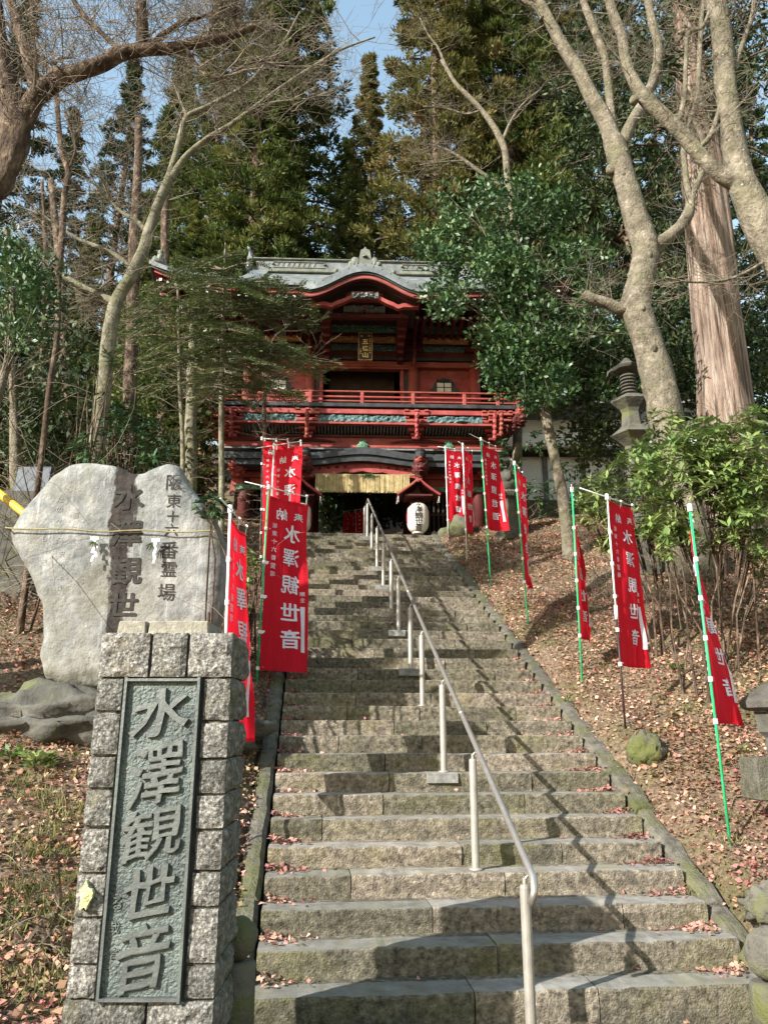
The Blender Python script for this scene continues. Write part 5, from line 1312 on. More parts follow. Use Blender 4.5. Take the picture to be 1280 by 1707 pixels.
def traced_tree(label, cat, name, Y, trunk, limbs, bark, twig, tw=(60, 1.1, .012, 2), wob=0, lump=.14, burls=(), lo=.3, sides=14, **k):
    random.seed(int(Y*100)+len(limbs)); tp, tr = rooted(*trace(trunk, Y, wob)); base = tp[0].copy()
    t = thing(name, label, cat, base)
    g = G(); g.tube(tp, tr, sides, wob=lump)
    for _ in range(14):      # knots and branch scars
        i = random.randint(2, len(tp)-3); a = random.uniform(2.2, 5.2); rr_ = tr[i]
        g.ball(tp[i]+Vector((math.cos(a)*rr_*.86, math.sin(a)*rr_*.86, 0)), (rr_*.22, rr_*.22, rr_*.3), 5, .4, 4)
    for (px, py, rr) in burls:
        q = at(px, py, Y-.02); g.ball(q, rr/ppm(py, Y), 6, .3)
    g.build('trunk', bark, t, smooth=True, off=base)
    gt = G()
    for lm in limbs:
        lp, lr = trace(lm, Y, wob); g = G(); g.tube(lp, lr, 10, wob=lump); g.build('limb', bark, t, smooth=True, off=base)
        twigs_along(gt, lp, lr, int(tw[0]/max(1, len(limbs))), tw[1], tw[2], tw[3], lo=lo, **k)
    if tw[0] < 0 or not limbs: twigs_along(gt, tp, tr, abs(tw[0]), tw[1], tw[2], tw[3], lo=lo, **k)
    o = gt.build('twigs', twig, t, smooth=True, off=base); o['kind'] = 'stuff'
    return t
# pale forked tree right of the gate
traced_tree('pale smooth-barked tree with a crooked trunk forking upward, right of the gate', 'bare tree', 'bare_tree', 12.6,
    [(1128,790,62),(1110,700,56),(1098,640,54),(1085,590,50),(1068,540,48),(1060,505,48),(1068,460,44),(1076,415,42),(1062,370,40),(1045,315,38),(1030,262,38),(1022,235,34)],
    [[(1030,262,34),(1010,205,27),(985,160,25),(965,120,22),(940,80,20),(915,35,18),(895,-10,16),(880,-70,14)],
     [(905,30,10),(893,12,9),(873,0,8),(850,-30,7)],
     [(1024,245,20),(1018,190,14),(1012,130,14),(1006,90,13),(985,35,13),(972,0,12),(965,-60,11)],
     [(1036,240,22),(1052,205,18),(1075,165,17,.2),(1092,120,16,.3),(1096,75,15,.4),(1085,30,14,.4),(1078,-20,13,.4),(1075,-80,10,.4)],
     [(1082,418,30),(1110,398,22),(1135,375,21),(1148,352,19),(1153,325,12),(1168,290,10),(1172,240,8),(1150,190,7)],
     [(1150,345,14),(1142,290,10),(1140,230,9),(1160,170,8),(1165,100,8),(1168,40,7),(1175,-30,6)],
     [(1058,512,26),(1035,515,22),(1010,505,20),(985,498,19),(972,490,18)]],
    m_bark_p, m_twig, (90, 1.0, .011, 2), burls=((1018,283,9),(1098,438,8),(1052,460,7),(1112,598,5),(1040,505,8)))
traced_tree('smooth grey-brown tree leaning in from the right picture edge with one limb crossing the view', 'bare tree', 'bare_tree', 8.6,
    [(1420,760,70),(1370,600,62),(1320,480,58),(1285,410,54),(1258,355,50),(1235,300,46),(1224,250,40),(1216,200,36),(1208,140,34),(1205,80,32),(1200,40,30),(1192,0,34),(1185,-60,34)],
    [[(1228,305,30),(1200,290,26),(1165,258,24),(1135,222,24),(1105,192,24),(1075,165,24),(1058,140,20),(1042,100,18),(1036,60,17),(1020,20,16),(1008,-30,14)],
     [(1222,118,8),(1238,70,8),(1252,30,7),(1258,-20,6)],
     [(1160,252,9),(1182,228,9),(1195,195,9),(1200,175,7)],
     [(1128,215,9),(1140,160,8),(1143,90,7),(1148,55,7),(1170,45,6),(1185,10,5)],
     [(1300,420,8),(1240,455,5),(1200,468,5),(1150,470,4),(1110,462,3)]],
    m_bark_p, m_twig, (70, .8, .008, 2), burls=((1196,92,9),(1056,168,8)))
# the massive cedar trunk
ct, cr_ = trace([(1218,745,104),(1210,700,88),(1203,620,80),(1192,520,76),(1182,400,72),(1172,300,66),(1160,200,56),(1150,100,46),(1142,0,40),(1135,-150,30),(1128,-330,20)], 16.2)
ct, cr_ = rooted(ct, cr_)
big = thing('cedar_tree', 'massive red-brown fluted cedar trunk at the right, its crown out of sight above', 'cedar tree', ct[0])
g = G(); n = 44; base = ct[0]; rows = []
for p, r in zip(ct, cr_):
    for k in range(n):
        a = 2*math.pi*k/n; fl = 1+.035*math.sin(a*9+p.z*.15)+.05*noise.noise(Vector((math.cos(a)*3, math.sin(a)*3, p.z*.12)))+.03*noise.noise(Vector((math.cos(a)*9, math.sin(a)*9, p.z*.25)))
        rows.append((p.x+math.cos(a)*r*fl, p.y+math.sin(a)*r*fl, p.z))
g.add(rows, [(i*n+k, i*n+(k+1) % n, (i+1)*n+(k+1) % n, (i+1)*n+k) for i in range(len(ct)-1) for k in range(n)]); g.build('trunk', m_bark_c, big, smooth=True, off=base)
C_ = []; D_ = []; T_ = []; gb = G()
for k in range(70):
    i = random.randint(int(len(ct)*.55), len(ct)-1); p = ct[i]; az = random.uniform(0, 6.28); L = random.uniform(1.5, 3.8)
    e = Vector((math.cos(az)*L, math.sin(az)*L, -.2*L+random.uniform(-.3, .5))); gb.tube([p, p+e*.5+Vector((0,0,.25)), p+e], [.05, .03, .01], 5, cap=False)
    for j in range(9):
        c = np.array(p+e*random.uniform(.35, 1.05)); m = 30; dd = ndir(m); cc = c+rng.normal(0, .25, 3)
        C_.append(cc+dd*rng.uniform(.1, .4, (m, 1))); D_.append(dd+np.array([0, 0, -.2])); T_.append(np.clip(rng.normal(.5, .2)+rng.normal(0, .1, m), 0, 1))
gb.build('limbs', m_bark_d, big, off=base)
C_ = np.concatenate(C_)-np.array(base); D_ = np.concatenate(D_); V, F = leaves(C_, D_, .2, .06, jit=.8)
o = link('crown', mesh_np('crown', V, F, m_lf_dark, tint=np.concatenate(T_)), big); o['kind'] = 'stuff'

# leaning bare tree at the left
traced_tree('slender grey bare tree at the left, leaning right and forking high above the roof', 'bare tree', 'bare_tree', 9.6,
    [(158,800,30),(163,740,28),(168,690,27),(174,640,25),(180,580,24),(186,540,23),(196,500,22),(218,462,21),(238,420,20),(250,380,18),(266,335,16),(282,298,15)],
    [[(280,300,13),(292,262,11),(302,225,10),(312,195,9),(345,178,8),(380,160,7),(412,140,6),(440,110,5),(470,75,4),(500,20,3)],
     [(284,298,13),(310,262,11),(345,232,10),(385,208,8),(425,178,7),(470,145,6),(520,112,5),(570,82,4),(625,62,2.5)],
     [(425,178,5),(460,170,4),(510,165,3),(560,150,2)],
     [(195,505,14),(165,492,11),(138,478,10),(108,462,9),(100,458,7)],
     [(222,452,10),(203,432,9),(172,415,8),(135,400,6),(98,378,5),(60,350,4)],
     [(250,392,9),(228,368,8),(205,355,6),(180,330,4),(150,300,3)],
     [(312,195,5),(300,165,4),(290,140,3),(270,110,2)]],
    m_bark_g, m_twig, (110, 1.0, .009, 3), kids=3, lo=.15)
# near dark-barked tree in the upper left corner
traced_tree('near rough dark-brown tree in the upper left corner with a heavy limb reaching right', 'bare tree', 'bare_tree', 6.2,
    [(-560,900,90),(-500,640,80),(-400,500,70),(-230,410,56),(-80,350,44),(-12,318,34),(10,285,34),(18,250,48),(24,215,52),(22,180,44),(5,120,40),(-10,40,36),(-20,-60,30)],  # unseen lower trunk swung far left so its shadow clears the slab
    [[(22,235,34),(42,190,34),(68,152,32),(100,128,28),(135,118,26),(170,106,25),(205,88,25),(245,82,22),(290,80,20),(330,70,18),(375,62,15),(430,42,11)],
     [(34,222,26),(52,190,24),(68,160,22),(84,135,22),(98,118,20)],
     [(60,150,22),(45,90,20),(30,40,18),(10,-20,16)],
     [(235,85,22),(238,50,18),(236,10,18),(240,-40,16)],
     [(245,84,10),(270,60,9),(300,40,8),(345,25,6),(375,20,4)],
     [(205,90,8),(175,60,8),(140,25,8),(110,-20,8)],
     [(310,80,7),(340,122,5),(375,128,5),(410,108,4),(450,100,3)],
     [(345,70,7),(352,50,6),(365,20,6),(378,-20,5)],
     [(395,55,8),(390,30,10),(395,-20,12)]],
    m_bark_d, m_twig, (150, .8, .008, 3), kids=3, lo=.05, lump=.3)
traced_tree('thin dark sinuous stem hanging down through the twigs at the left', 'bare tree', 'bare_tree', 9.2,
    [(70,760,9),(84,640,9),(96,560,9),(98,470,10),(104,400,10),(108,330,10),(114,285,9),(104,255,9),(98,200,8),(95,160,8),(90,125,7),(60,95,6),(30,60,5),(0,25,4)],
    [[(114,285,5),(126,250,4),(120,220,4),(108,185,4)], [(95,140,5),(92,110,5),(100,98,4),(125,96,3)], [(86,130,4),(75,95,4),(60,60,3),(50,-10,3)]],
    m_bark_d, m_twig, (40, .7, .006, 2))
# bare branches over the glossy tree
traced_tree('pale dead tree whose bare branch leans left above the glossy-leaved tree', 'bare tree', 'bare_tree', 19.2,
    [(862,720,15),(872,560,14),(862,420,12),(846,300,11),(842,255,11),(832,228,11),(815,200,10),(790,170,8),(760,140,7),(745,115,6),(735,100,4)],
    [[(745,115,5),(730,80,4),(715,60,3),(700,30,2)], [(836,238,6),(850,205,5),(870,175,4),(900,150,3)], [(838,310,8),(805,290,7),(775,268,6),(745,250,4),(715,240,3)], [(800,185,5),(775,190,4),(740,180,3),(705,178,2)], [(775,268,4),(740,270,3),(700,275,2)]],
    m_bark_p, m_twig, (60, 1.3, .01, 2))

# ------------------------------------------------------------------ broad-leaved crowns
def clumps(cents, radii, per, Ll, Wl, dirb=(0,0,.2), flat=.75, jit=.6, tv=.14, fold=.1):
    C_ = []; D_ = []; T_ = []
    for c, r in zip(cents, radii):
        m = max(6, int(per*(r/.4)**2)); dd = ndir(m)
        C_.append(np.array(c)+dd*r*rng.uniform(.45, 1, (m, 1))*np.array([1, 1, flat])); D_.append(dd*.7+np.array(dirb)+rng.normal(0, .4, (m, 3)))
        T_.append(np.clip(rng.normal(.5, tv)+rng.normal(0, .16, m), 0, 1))
    C_ = np.concatenate(C_); D_ = np.concatenate(D_); n = len(C_)
    V, F = leaves(C_, D_, rng.uniform(.7, 1.25, n)*Ll, rng.uniform(.75, 1.2, n)*Wl, fold=fold, jit=jit)
    return V, F, np.concatenate(T_)
def leafy_tree(label, cat, name, Y, trunk, blobs, mleaf, bark, per, Ll, Wl, nb=26, flat=.7, jit=.6, dY=1.0, clr=(.25, .5), skip=0.0, base=None, dirb=(0,0,.2), group=None, limbcol=None):
    """blobs: (px, py, rx px, ry px) masses of foliage; limbs run from the trunk into every clump"""
    tp, tr = rooted(*trace(trunk, Y)) if trunk else (None, None)
    if base is None: base = tp[0].copy()
    t = thing(name, label, cat, base, 0, group)
    if tp: 
        g = G(); g.tube(tp, tr, 10, wob=.1); g.build('trunk' if name.endswith('tree') else 'stem', bark, t, smooth=True, off=base)
    cents = []; rad = []; gb = G()
    for (px, py, rx, ry) in blobs:
        q = ppm(py, Y)
        for k in range(max(3, int(nb*rx*ry/3000))):
            a = random.uniform(0, 6.28); f = math.sqrt(random.random())
            yy = Y+random.uniform(-1, 1)*dY*math.sqrt(max(0.05, 1-f*f)); c = at(px+math.cos(a)*f*rx, py+math.sin(a)*f*ry, yy)
            if noise.noise(c*.9+Vector((4, 4, 4))) < -.25+skip: continue
            cents.append(tuple(c)); rad.append(random.uniform(*clr))
            if tp is not None and random.random() < .18:
                i = min(len(tp)-1, int(len(tp)*random.uniform(.45, 1))); m_ = tp[i].lerp(c, .5)+Vector((0, 0, -.1+random.uniform(-.1, .2)))
                gb.tube([tp[i], m_, c], [tr[i]*.22, tr[i]*.12, .004], 4, cap=False)
    if gb.v: o = gb.build('limbs', limbcol or bark, t, smooth=True, off=base)
    V, F, T = clumps([np.array(c)-np.array(base) for c in cents], rad, per, Ll, Wl, flat=flat, jit=jit, dirb=dirb)
    o = link('crown' if name.endswith('tree') else 'foliage', mesh_np('crown', V, F, mleaf, tint=T), t); o['kind'] = 'stuff'
    return t
random.seed(21)
# glossy evergreen in front of the gate's right half
leafy_tree('glossy dark-green broad-leaved evergreen covering the right half of the gate', 'evergreen tree', 'broadleaf_tree', 14.6,
    [(938,830,20),(928,780,18),(915,720,17),(905,670,17),(895,630,16),(885,560,14),(870,480,12),(860,400,10),(850,340,8)],
    [(850,350,100,50),(745,345,60,28),(900,330,60,40),(810,420,110,45),(900,430,90,60),(960,470,70,70),(740,400,50,35),(800,500,75,40),(760,495,55,25),(900,540,90,60),(830,570,70,40),(785,560,45,20),
     (900,600,90,60),(940,660,60,40),(840,590,60,40),(880,620,70,40),(950,590,60,60),(840,640,45,25),(960,640,60,35),(820,455,90,40),(985,540,40,50),(870,500,80,60),(900,660,50,25)],
    m_lf_cam, m_bark_p, 74, .125, .064, nb=46, dY=1.25, clr=(.16, .36), flat=.42, skip=.14)
# rhododendrons: whorls of long leaves on leggy stems
def whorls(cents, n, L, W, up):
    C_ = []; D_ = []; T_ = []
    for c, u in zip(cents, up):
        u = np.array(u, dtype=float); u /= np.linalg.norm(u); a0 = rng.uniform(0, 6.28); x = np.cross(u, [.3, .9, .1]); x /= np.linalg.norm(x); y = np.cross(u, x); tb = rng.normal(.5, .13)
        for k in range(n):
            a = a0+k*6.283/n*1.0+rng.normal(0, .15); el = rng.uniform(-.35, .45)
            d = (x*math.cos(a)+y*math.sin(a))*math.cos(el)+u*math.sin(el); C_.append(np.array(c)+u*rng.normal(0, .015)); D_.append(d); T_.append(np.clip(tb+rng.normal(0, .12), 0, 1))
    C_ = np.array(C_); D_ = np.array(D_); m = len(C_)
    V, F = leaves(C_, D_, rng.uniform(.45, 1.2, m)*L, rng.uniform(.8, 1.1, m)*W, fold=.12, jit=.25); return V, F, np.array(T_)
def rhodo(label, Y, foot, blobs, nb, L=.135, W=.042, dY=.6, mleaf=m_lf_rho, nstem=9, name='rhododendron_shrub', nl=9, group=None):
    p = at(foot[0], foot[1], Y); base = Vector((p.x, Y, height(p.x, Y))); t = thing(name, label, 'shrub', base, 0, group)
    cents = []; ups = []; g = G()
    for (px, py, rx, ry) in blobs:
        mid = at(px, py+ry*.3, Y)
        for k in range(max(4, int(nb*rx*ry/3000))):
            a = random.uniform(0, 6.28); f = random.random()**.5; c = at(px+math.cos(a)*f*rx, py+math.sin(a)*f*ry, Y+random.uniform(-1, 1)*dY*math.sqrt(max(.05, 1-f*f)))
            if noise.noise(c*1.9+Vector((7, 1, 3))) < -.06: continue
            cents.append(tuple(c-base)); v = (c-mid).normalized()*.6+Vector((random.gauss(0,.25), -.25+random.gauss(0,.25), .8)); ups.append(tuple(v))
            if random.random() < .16: 
                q = mid.lerp(c, .15)+Vector((0, 0, -.25)); g.tube([base.lerp(q, .55), q, c-Vector(v)*.03], [.008, .005, .003], 4, cap=False)
    for k in range(nstem):
        bl = random.choice(blobs); e = at(bl[0]+random.uniform(-.6, .6)*bl[2], bl[1], Y+random.uniform(-.3, .3)); b0 = base+Vector((random.gauss(0, .14), random.gauss(0, .1), -.05)); g.tube([b0, b0.lerp(e, .4)+Vector((random.gauss(0,.08), 0, .1)), b0.lerp(e, .75)+Vector((random.gauss(0,.08), 0, .05)), e], [.016, .012, .009, .004], 5, cap=False)
    g.build('stems', m_bark_d, t, smooth=True, off=base)
    V, F, T = whorls(cents, nl, L, W, ups); o = link('foliage', mesh_np('foliage', V, F, mleaf, tint=T), t); o['kind'] = 'stuff'; return t
rhodo('large sunlit rhododendron on the right bank reaching the picture edge', 9.2, (1190,965), [(1200,800,90,60),(1120,780,80,45),(1230,745,60,45),(1170,740,60,40),(1250,850,45,50),(1130,850,60,40),(1262,925,25,40),(1262,700,30,20),(1190,880,70,40),(1120,890,45,25),(1240,800,50,50)], 120, L=.175, W=.05, dY=.8, nstem=9)
rhodo('smaller rhododendron left of the large one, on leggy stems behind the narrow banner', 9.9, (1095,930), [(1045,805,55,35),(1080,850,45,40),(1000,855,45,30),(1060,760,60,25),(1015,905,25,15),(1100,710,35,25),(1045,890,45,25),(1000,820,35,30)], 120, L=.165, W=.047, dY=.6, nstem=8)
rhodo('low leafy sprout under the rhododendrons on the right bank', 8.7, (1125,930), [(1120,918,28,16)], 140, L=.1, dY=.2, nstem=4)
rhodo('loose evergreen shrub rising behind the top edge of the inscribed slab', 9.0, (205,840), [(220,712,48,28),(160,745,35,25),(245,750,40,25),(190,690,30,18)], 130, L=.13, mleaf=m_lf_cam, dY=.5)
rhodo('dark shrub hanging before the leaning bare tree', 9.2, (120,800), [(180,610,45,30),(200,650,40,30),(130,625,40,25)], 80, L=.12, mleaf=m_lf_cam, dY=.4)
rhodo('small sprout beside the white pole at the left of the stairs', 7.4, (352,900), [(352,845,26,16)], 140, L=.11, mleaf=m_lf_cam, dY=.2, nstem=4)
rhodo('green plants between the banners and the left edge of the stairs', 9.6, (420,1010), [(415,930,22,50),(408,1000,14,30),(445,880,16,22)], 300, L=.07, W=.035, mleaf=m_lf_rho, dY=.3, nstem=6)
rhodo('dusky evergreen shrub behind the stone lantern right of the gate', 18.5, (870,860), [(850,780,25,35),(890,830,30,30),(960,800,50,40),(1000,830,40,35),(930,860,35,18),(900,740,40,20),(845,740,14,20)], 120, L=.16, W=.06, mleaf=m_lf_cam, dY=.8)
leafy_tree('blue-green evergreen mass at the left picture edge', 'evergreen tree', 'broadleaf_tree', 8.0, [(-60,900,18),(-40,780,16),(-5,670,14),(20,570,12),(20,480,9)],
    [(30,440,55,30),(20,480,55,45),(70,475,40,30),(30,540,50,35),(95,500,25,20),(-10,420,40,30)], m_lf_cam, m_bark_p, 110, .08, .038, nb=44, dY=.7, clr=(.12, .24))
# dark filling bushes in the wood
for i, (Y, foot, bl, lab, mm) in enumerate((
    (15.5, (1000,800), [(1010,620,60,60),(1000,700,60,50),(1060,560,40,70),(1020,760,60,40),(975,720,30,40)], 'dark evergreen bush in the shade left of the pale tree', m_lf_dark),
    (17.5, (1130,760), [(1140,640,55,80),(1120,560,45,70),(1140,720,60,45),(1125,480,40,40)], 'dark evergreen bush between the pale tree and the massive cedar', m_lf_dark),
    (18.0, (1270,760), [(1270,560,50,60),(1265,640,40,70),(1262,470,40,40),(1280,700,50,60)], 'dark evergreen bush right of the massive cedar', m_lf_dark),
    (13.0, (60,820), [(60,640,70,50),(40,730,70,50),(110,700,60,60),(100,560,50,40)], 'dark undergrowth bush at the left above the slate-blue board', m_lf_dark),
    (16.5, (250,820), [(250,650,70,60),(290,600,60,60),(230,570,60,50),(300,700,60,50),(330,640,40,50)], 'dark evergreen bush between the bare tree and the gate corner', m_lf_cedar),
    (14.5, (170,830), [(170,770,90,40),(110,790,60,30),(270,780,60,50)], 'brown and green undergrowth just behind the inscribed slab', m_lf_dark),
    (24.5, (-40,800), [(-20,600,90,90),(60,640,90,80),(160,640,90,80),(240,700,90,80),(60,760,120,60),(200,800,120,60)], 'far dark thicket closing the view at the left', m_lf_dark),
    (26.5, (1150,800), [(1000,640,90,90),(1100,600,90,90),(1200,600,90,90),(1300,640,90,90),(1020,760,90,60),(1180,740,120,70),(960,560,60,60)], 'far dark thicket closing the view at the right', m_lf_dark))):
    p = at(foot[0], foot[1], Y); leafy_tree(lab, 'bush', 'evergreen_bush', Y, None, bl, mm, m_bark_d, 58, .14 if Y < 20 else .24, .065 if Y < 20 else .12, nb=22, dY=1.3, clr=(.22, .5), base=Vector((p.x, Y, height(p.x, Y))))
# brown dry shrub left of the gate
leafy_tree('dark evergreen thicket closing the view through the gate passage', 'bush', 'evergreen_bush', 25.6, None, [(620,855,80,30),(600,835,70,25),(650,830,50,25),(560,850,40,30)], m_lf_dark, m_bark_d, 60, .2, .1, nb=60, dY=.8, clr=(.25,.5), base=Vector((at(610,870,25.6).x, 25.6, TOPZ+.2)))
leafy_tree('russet dry-leaved bush in front of the left corner of the gate', 'bush', 'dry_bush', 15.0, None, [(330,750,45,50),(300,800,40,40),(350,800,30,50),(270,740,40,30)], m_lf_brown, m_bark_d, 20, .09, .05, nb=10, dY=.8, base=Vector((at(325,820,15).x, 15, height(at(325,820,15).x, 15))))

# young fir with layered branches in front of the gate's left half
def fir(label, Y, trunk, tiers, needle=.055):
    tp, tr = rooted(*trace(trunk, Y)); base = tp[0].copy(); t = thing('fir_tree', label, 'fir tree', base)
    g = G(); g.tube(tp, tr, 8, wob=.1); g.build('trunk', m_bark_g, t, smooth=True, off=base)
    gb = G(); C_ = []; D_ = []; T_ = []
    for (sx, sy, ex, ey, dy) in tiers:
        a = at(sx, sy, Y); b = at(ex, ey, Y+dy); L = (b-a).length; pts = []
        for k in range(7):
            u = k/6; p = a.lerp(b, u); p.z += .05*L*math.sin(u*math.pi)+.02*random.gauss(0, 1)*u; pts.append(p)
        gb.tube(pts, [max(.005, .02*(1-u/6.5)) for u in range(7)], 5, cap=False)
        ax = (b-a).normalized(); sdv = ax.cross(Vector((0, 0, 1))).normalized(); tb = random.gauss(.5, .12)
        for k in range(int(L*20)):
            u = random.uniform(.12, 1); i = min(int(u*6), 5); p = pts[i].lerp(pts[i+1], u*6-i); s = random.choice((-1, 1)); l = random.uniform(.3, .75)*(1.05-u*.55)*min(1, L*.6)
            d = (ax*random.uniform(.4, .9)+sdv*s+Vector((0, 0, random.gauss(-.12, .12)))).normalized(); e = p+d*l
            gb.tube([p, e], [.004, .0015], 3, cap=False)
            m = int(l*50)
            for j in range(m):
                q = p+d*l*(j+.5)/m; s2 = 1 if j % 2 else -1; nd = d*.55+sdv.cross(d).normalized()*.0+(ax*(-s)*.0)+d.cross(Vector((0,0,1))).normalized()*s2*.8+Vector((0, 0, random.gauss(.05, .15)))
                C_.append(q-base); D_.append(nd); T_.append(min(max(tb+random.gauss(0, .15), 0), 1))
    gb.build('branches', m_twig, t, off=base)
    C_ = np.array([tuple(c) for c in C_]); D_ = np.array([tuple(d) for d in D_]); n = len(C_)
    V, F = leaves(C_, D_, rng.uniform(.8, 1.3, n)*needle*1.25, .021, jit=.5); o = link('needles', mesh_np('needles', V, F, m_lf_fir, tint=np.array(T_)), t); o['kind'] = 'stuff'; return t
random.seed(5)
T1 = []
for y, l, r_ in ((432, 40, 35), (450, 90, 70), (478, 120, 100), (468, 60, 60), (490, 140, 120), (505, 150, 150), (520, 160, 145), (540, 120, 160), (560, 120, 120), (575, 90, 150), (595, 130, 180), (610, 110, 160), (630, 100, 110), (650, 60, 60)):
    T1 += [(371, y, 371-l*random.uniform(.75, 1.1), y+random.uniform(-8, 20), random.uniform(-.8, .5)), (371, y, 371+r_*random.uniform(.75, 1.05), y+random.uniform(-12, 14), random.uniform(-.9, .4)),
           (371, y, 371+random.uniform(-70, 80), y+random.uniform(5, 25), random.uniform(-1.6, -.8)), (371, y, 371+random.uniform(-90, 90), y-random.uniform(-5, 15), random.uniform(.6, 1.4))]
T1 += [(371, 600, 570, 607, -.3), (371, 520, 515, 517, -.2), (371, 510, 505, 480, .0), (371, 655, 440, 690, -.3), (371,640,500,655,-.4),(371,650,520,672,-.6)]
fir('young fir with drooping feathery tiers in front of the left half of the gate', 11.6, [(368,930,10),(370,820,10),(369,720,9),(370,640,9),(372,560,7),(372,500,5),(374,450,4),(376,405,2)], T1)
fir('thin-stemmed young fir left of the first, before the gate corner', 12.6, [(300,900,9),(305,760,8),(300,640,7),(298,540,5),(296,470,3)],
    [(299, y, 299+s*random.uniform(50, 110), y+random.uniform(-5, 25), random.uniform(-.8, .8)) for y in (480, 500, 520, 545, 565, 590, 610, 640) for s in (-1, 1, -1)])
# slim dark trunks in the left wood and before the gate
def pole_tree(label, Y, tr_, m=m_bark_d, tw=0, seed=1):
    p, r = rooted(*trace(tr_, Y, .03)); base = p[0].copy(); t = thing('slim_tree', label, 'tree', base, 0, 'slim trunks in the wood on the left'); g = G(); g.tube(p, r, 10, wob=.12); g.build('trunk', m, t, smooth=True, off=base)
    gt = G(); random.seed(seed); twigs_along(gt, p, r, tw or 14, 1.0, .012, 2, lo=.4); o = gt.build('twigs', m_twig, t, off=base); o['kind'] = 'stuff'
for i, (lab, Y, tr_, m) in enumerate((
    ('thin dark trunk crossing the balcony just left of the rear banners', 13.4, [(436,960,8),(438,860,8),(440,740,7),(441,660,7),(443,620,5),(444,560,3)], m_bark_d),
    ('short sunlit trunk standing left of the gate corner', 14.0, [(318,860,24),(318,790,22),(320,720,20),(320,660,20),(321,590,16),(322,540,8)], m_bark_g),
    ('brown trunk behind the leaning bare tree', 15.0, [(214,860,26),(216,740,24),(218,620,22),(222,480,20),(228,330,16),(232,200,12)], m_bark_d),
    ('mossy trunk with peeling pale patches at the left', 12.0, [(30,880,22),(27,760,18),(24,680,14),(20,600,14),(14,480,12),(10,380,10)], m_bark_p),
    ('dark trunk behind the left end of the inscribed slab', 13.5, [(125,860,22),(122,760,20),(112,640,20),(104,520,16),(98,420,14),(85,300,10)], m_bark_d),
    ('slender dark trunk left of the slate-blue board', 17.0, [(58,860,10),(62,740,9),(70,600,8),(76,420,7),(70,300,5)], m_bark_d),
    ('far trunk between the two bare trees at the left', 21.0, [(270,840,20),(272,700,18),(274,520,16),(276,320,12)], m_bark_d))):
    pole_tree(lab, Y, tr_, m, 16, i)
# bare brushwood: arching stems low at the left
def brush(label, Y, foot, n, L, spread, seed, m=m_twig, name='bare_shrub'):
    random.seed(seed); p = at(foot[0], foot[1], Y); b = Vector((p.x, Y, height(p.x, Y)-.03)); t = thing(name, label, 'bare shrub', b); g = G()
    for k in range(n): grow(g, b+Vector((random.gauss(0, .1), random.gauss(0, .1), 0)), Vector((random.gauss(0, spread), random.gauss(0, spread), 1)), L*random.uniform(.6, 1.2), .012, 2, up=.1, nseg=7, droop=.35, kids=4)
    g.build('stems', m, t, off=b)
brush('arching bare brushwood at the left behind the slab', 10.0, (60, 800), 14, 3.4, .5, 3)
brush('tangle of pale bare stems above the slab, left of the leaning tree', 9.3, (140, 800), 10, 3.0, .45, 4)
brush('bare brown twigs before the russet bush near the gate corner', 14.0, (330, 830), 12, 2.0, .6, 5)
brush('thin bare shrub under the pale tree on the right', 12.0, (1000, 860), 8, 1.6, .5, 6)
brush('dry curling stems beside the left edge of the granite pillar', 5.0, (118, 1300), 5, .75, .35, 8)
brush('bare twiggy shrub at the right picture edge below the cedar trunk', 11.5, (1285, 800), 9, 2.4, .5, 9)

# ------------------------------------------------------------------ leaf litter, weeds and grass
N_ = 175000
X = rng.uniform(-7.2, 9.5, N_*2); Yp = 1.6+rng.random(N_*2)**1.5*16.5
keep = []; P3 = []
ct_, st__ = math.cos(TH), math.sin(TH)
S = -(X-OX)*s_+(Yp-OY)*c_; T = (X-OX)*c_+(Yp-OY)*s_
ok = ((T < -.12)|(T > SW+.13))|((S < -.15)&(rng.random(len(X)) < .03))
# only where the lens could look or a step aside
ok &= (np.abs(X) < .75*Yp+1.4)
idx = np.nonzero(ok)[0][:N_]
Z = np.array([height(X[i], Yp[i]) for i in idx])
pos = np.stack([X[idx], Yp[idx], Z+rng.uniform(.004, .03, len(idx))], 1)
dens = np.array([noise.noise(Vector((x*.8, y*.8, 5))) for x, y in zip(X[idx], Yp[idx])])
kp = rng.random(len(idx)) < np.clip(.95+dens*1.5, .25, 1); pos = pos[kp]; n = len(pos)
dd = rng.normal(0, 1, (n, 3)); dd[:, 2] *= .35
sz = rng.uniform(.026, .06, n)*np.where(rng.random(n) < .06, 1.5, 1.0)
# a leaf of five points reads as a maple leaf close by: kite plus side lobes for the nearer ones
tt = (pos[:,0]-OX)*c_+(pos[:,1]-OY)*s_; near_k = np.minimum(np.abs(tt), np.abs(tt-SW))
pk = np.array([noise.noise(Vector((x*.7, y*.7, 21))) for x, y in zip(pos[:,0], pos[:,1])])
isred = rng.random(n) < np.clip(.42+pk*1.3-.12*(near_k-.8), .08, .9)
for msk, nm, mm, lb, k in ((~isred, 'leaf_litter', m_litter, 'dry tan fallen leaves covering both banks beside the stairs', 1.0), (isred, 'maple_litter', m_redlitter, 'small faded red maple leaves strewn among the tan ones on both banks', .8)):
    q = int(msk.sum()); V, F = leaves(pos[msk], dd[msk], sz[msk]*k, sz[msk]*k*rng.uniform(.55, .95, q), fold=.22, jit=.6)
    setp(link(nm, mesh_np(nm, V, F, mm, tint=rng.random(q))), lb, 'fallen leaves', kind='stuff')
g = G(); random.seed(77)
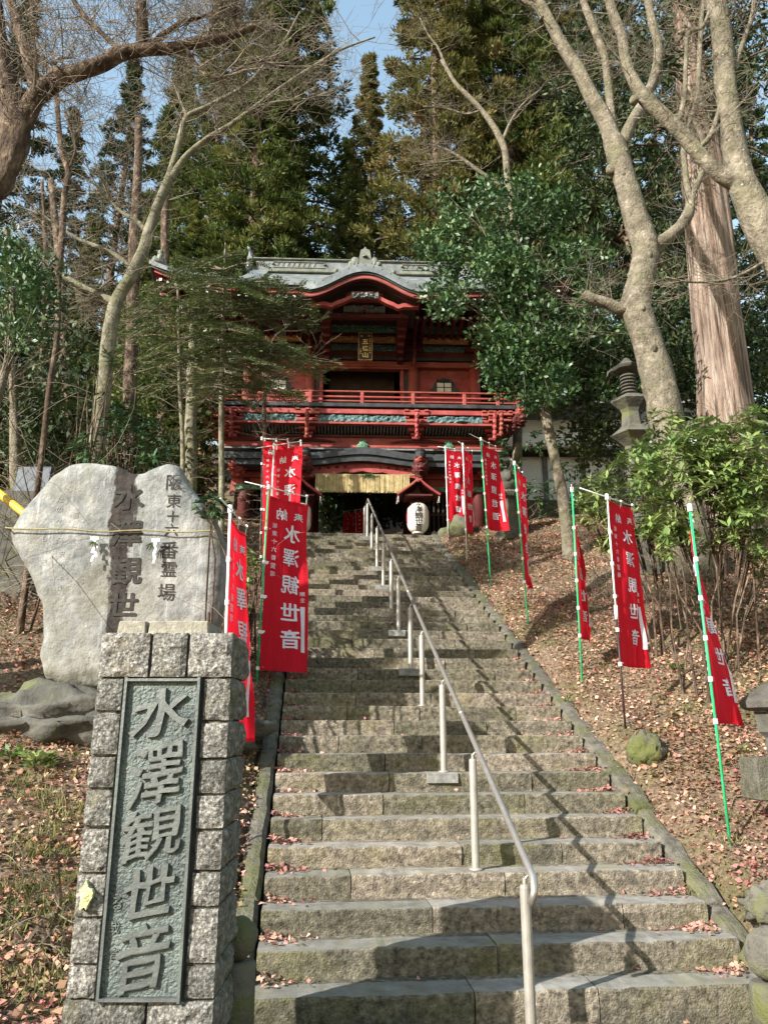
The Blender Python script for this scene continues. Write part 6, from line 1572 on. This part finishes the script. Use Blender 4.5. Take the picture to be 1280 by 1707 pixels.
for k in range(420):
    x = random.uniform(-5, 8); y = random.uniform(2.5, 16); t_ = to_st(x, y)[1]
    if -.3 < t_ < SW+.3: continue
    z = height(x, y)+.02; a = random.uniform(0, 6.28); L = random.uniform(.08, .4); b_ = a+random.gauss(0, .5)
    p1 = (x+math.cos(a)*L*.5, y+math.sin(a)*L*.5); p2 = (p1[0]+math.cos(b_)*L*.5, p1[1]+math.sin(b_)*L*.5)
    g.tube([(x, y, z), (p1[0], p1[1], height(*p1)+.03), (p2[0], p2[1], height(*p2)+.015)], [.006, .005, .002], 4)
setp(g.build('fallen_twigs', m_twig), 'small dead twigs lying among the fallen leaves of both banks', 'twigs', kind='stuff')
# leaves gathered in the corners of the treads
P3 = []
for n_ in range(16):
    for side in (0, 1):
        m = int(90*random.uniform(.4, 1.2))
        for k in range(m):
            t_ = abs(random.gauss(0, .16))+.015; t_ = t_ if side == 0 else SW-t_; s0 = n_*TR+TR-abs(random.gauss(0, .1))-.01; s0 = max(s0, n_*TR+.02)
            x, y = to_xy(s0, t_); P3.append((x, y, nose_z[n_]+.008+max(0, .05-.3*min(t_, SW-t_))*random.random()))
    for k in range(7): x, y = to_xy(n_*TR+TR-random.random()*.1-.01, random.uniform(.1, SW-.1)); P3.append((x, y, nose_z[n_]+.008))
for n_ in range(16, 38):
    for k in range(16): x, y = to_xy(n_*TR+TR-random.random()*.15-.01, random.choice((random.uniform(.02, .3), SW-random.uniform(.02, .3)))); P3.append((x, y, nose_z[n_]+.008))
P3 = np.array(P3); n = len(P3); dd = rng.normal(0, 1, (n, 3)); dd[:, 2] *= .4; sz = rng.uniform(.02, .05, n)
V, F = leaves(P3, dd, sz, sz*rng.uniform(.55, .9, n), fold=.2, jit=.6)
setp(link('step_litter', mesh_np('step_litter', V, F, m_redlitter, tint=rng.random(n))), 'dry leaves gathered in the corners of the stair treads', 'fallen leaves', kind='stuff')
# grass tufts
def tufts(spots, name, label, h=.1, nb=26, sprd=.07, m=m_grass, w=.008):
    C_ = []; D_ = []
    for x, y in spots:
        z = height(x, y)
        for k in range(nb): C_.append((x+random.gauss(0, sprd), y+random.gauss(0, sprd), z-.01)); D_.append((random.gauss(0, .5), random.gauss(0, .5), 1))
    n = len(C_); V, F = leaves(np.array(C_), np.array(D_), rng.uniform(.5, 1.3, n)*h, w, jit=.4); setp(link(name, mesh_np(name, V, F, m, tint=rng.random(n))), label, 'grass', kind='stuff')
sp_ = []
for k in range(120):
    px, py = random.uniform(0, 150), random.uniform(1260, 1700); p = ground_hit(px, py)
    if noise.noise(Vector((p.x*2, p.y*2, 1))) > -.05: sp_.append((p.x, p.y))
for k in range(120):
    px, py = random.uniform(860, 1270), random.uniform(900, 1500); p = ground_hit(px, py)
    if to_st(p.x, p.y)[1] > SW+.4 and noise.noise(Vector((p.x*1.2, p.y*1.2, 9))) > .12: sp_.append((p.x, p.y))
tufts(sp_, 'grass_tufts', 'short yellow-green grass tufts between the fallen leaves', .09)
def weed(label, px, py, n, L, Y=None, m=m_lf_rho):
    p = ground_hit(px, py); t = thing('weed', label, 'plant', p); C_ = []; D_ = []
    for k in range(n): a = random.uniform(0, 6.28); C_.append((math.cos(a)*random.random()*L*.5, math.sin(a)*random.random()*L*.5, random.uniform(0, L*.5))); D_.append((math.cos(a), math.sin(a), random.uniform(.1, .8)))
    V, F = leaves(np.array(C_), np.array(D_), rng.uniform(.7, 1.2, n)*L*.6, L*.22, fold=.15); o = link('leaves', mesh_np('leaves', V, F, m, tint=rng.random(n)), t); o['kind'] = 'stuff'
    g = G(); 
    for k in range(5): a = random.uniform(0, 6.28); g.tube([(0, 0, -.02), (math.cos(a)*L*.4, math.sin(a)*L*.4, L*.5)], .003, 3)
    g.build('stems', m_grass, t)
weed('fern-like green plant on the leaves left of the granite pillar', 62, 1283, 70, .2)
weed('green plant left of the granite pillar, at the picture edge', 22, 1270, 40, .16)
weed('dark green tuft on the right bank between two banners', 1128, 1118, 60, .12)
weed('small green plant on the right bank above the mossy boulder', 1065, 1085, 30, .1)
weed('pale green weed by the right kerb, beside the ninth step', 945, 1172, 12, .1)
weed('pale green weeds below the mossy boulder', 1095, 1300, 16, .1)
weed('yellow-green weeds on the bank near the right picture edge', 1240, 1255, 18, .09)
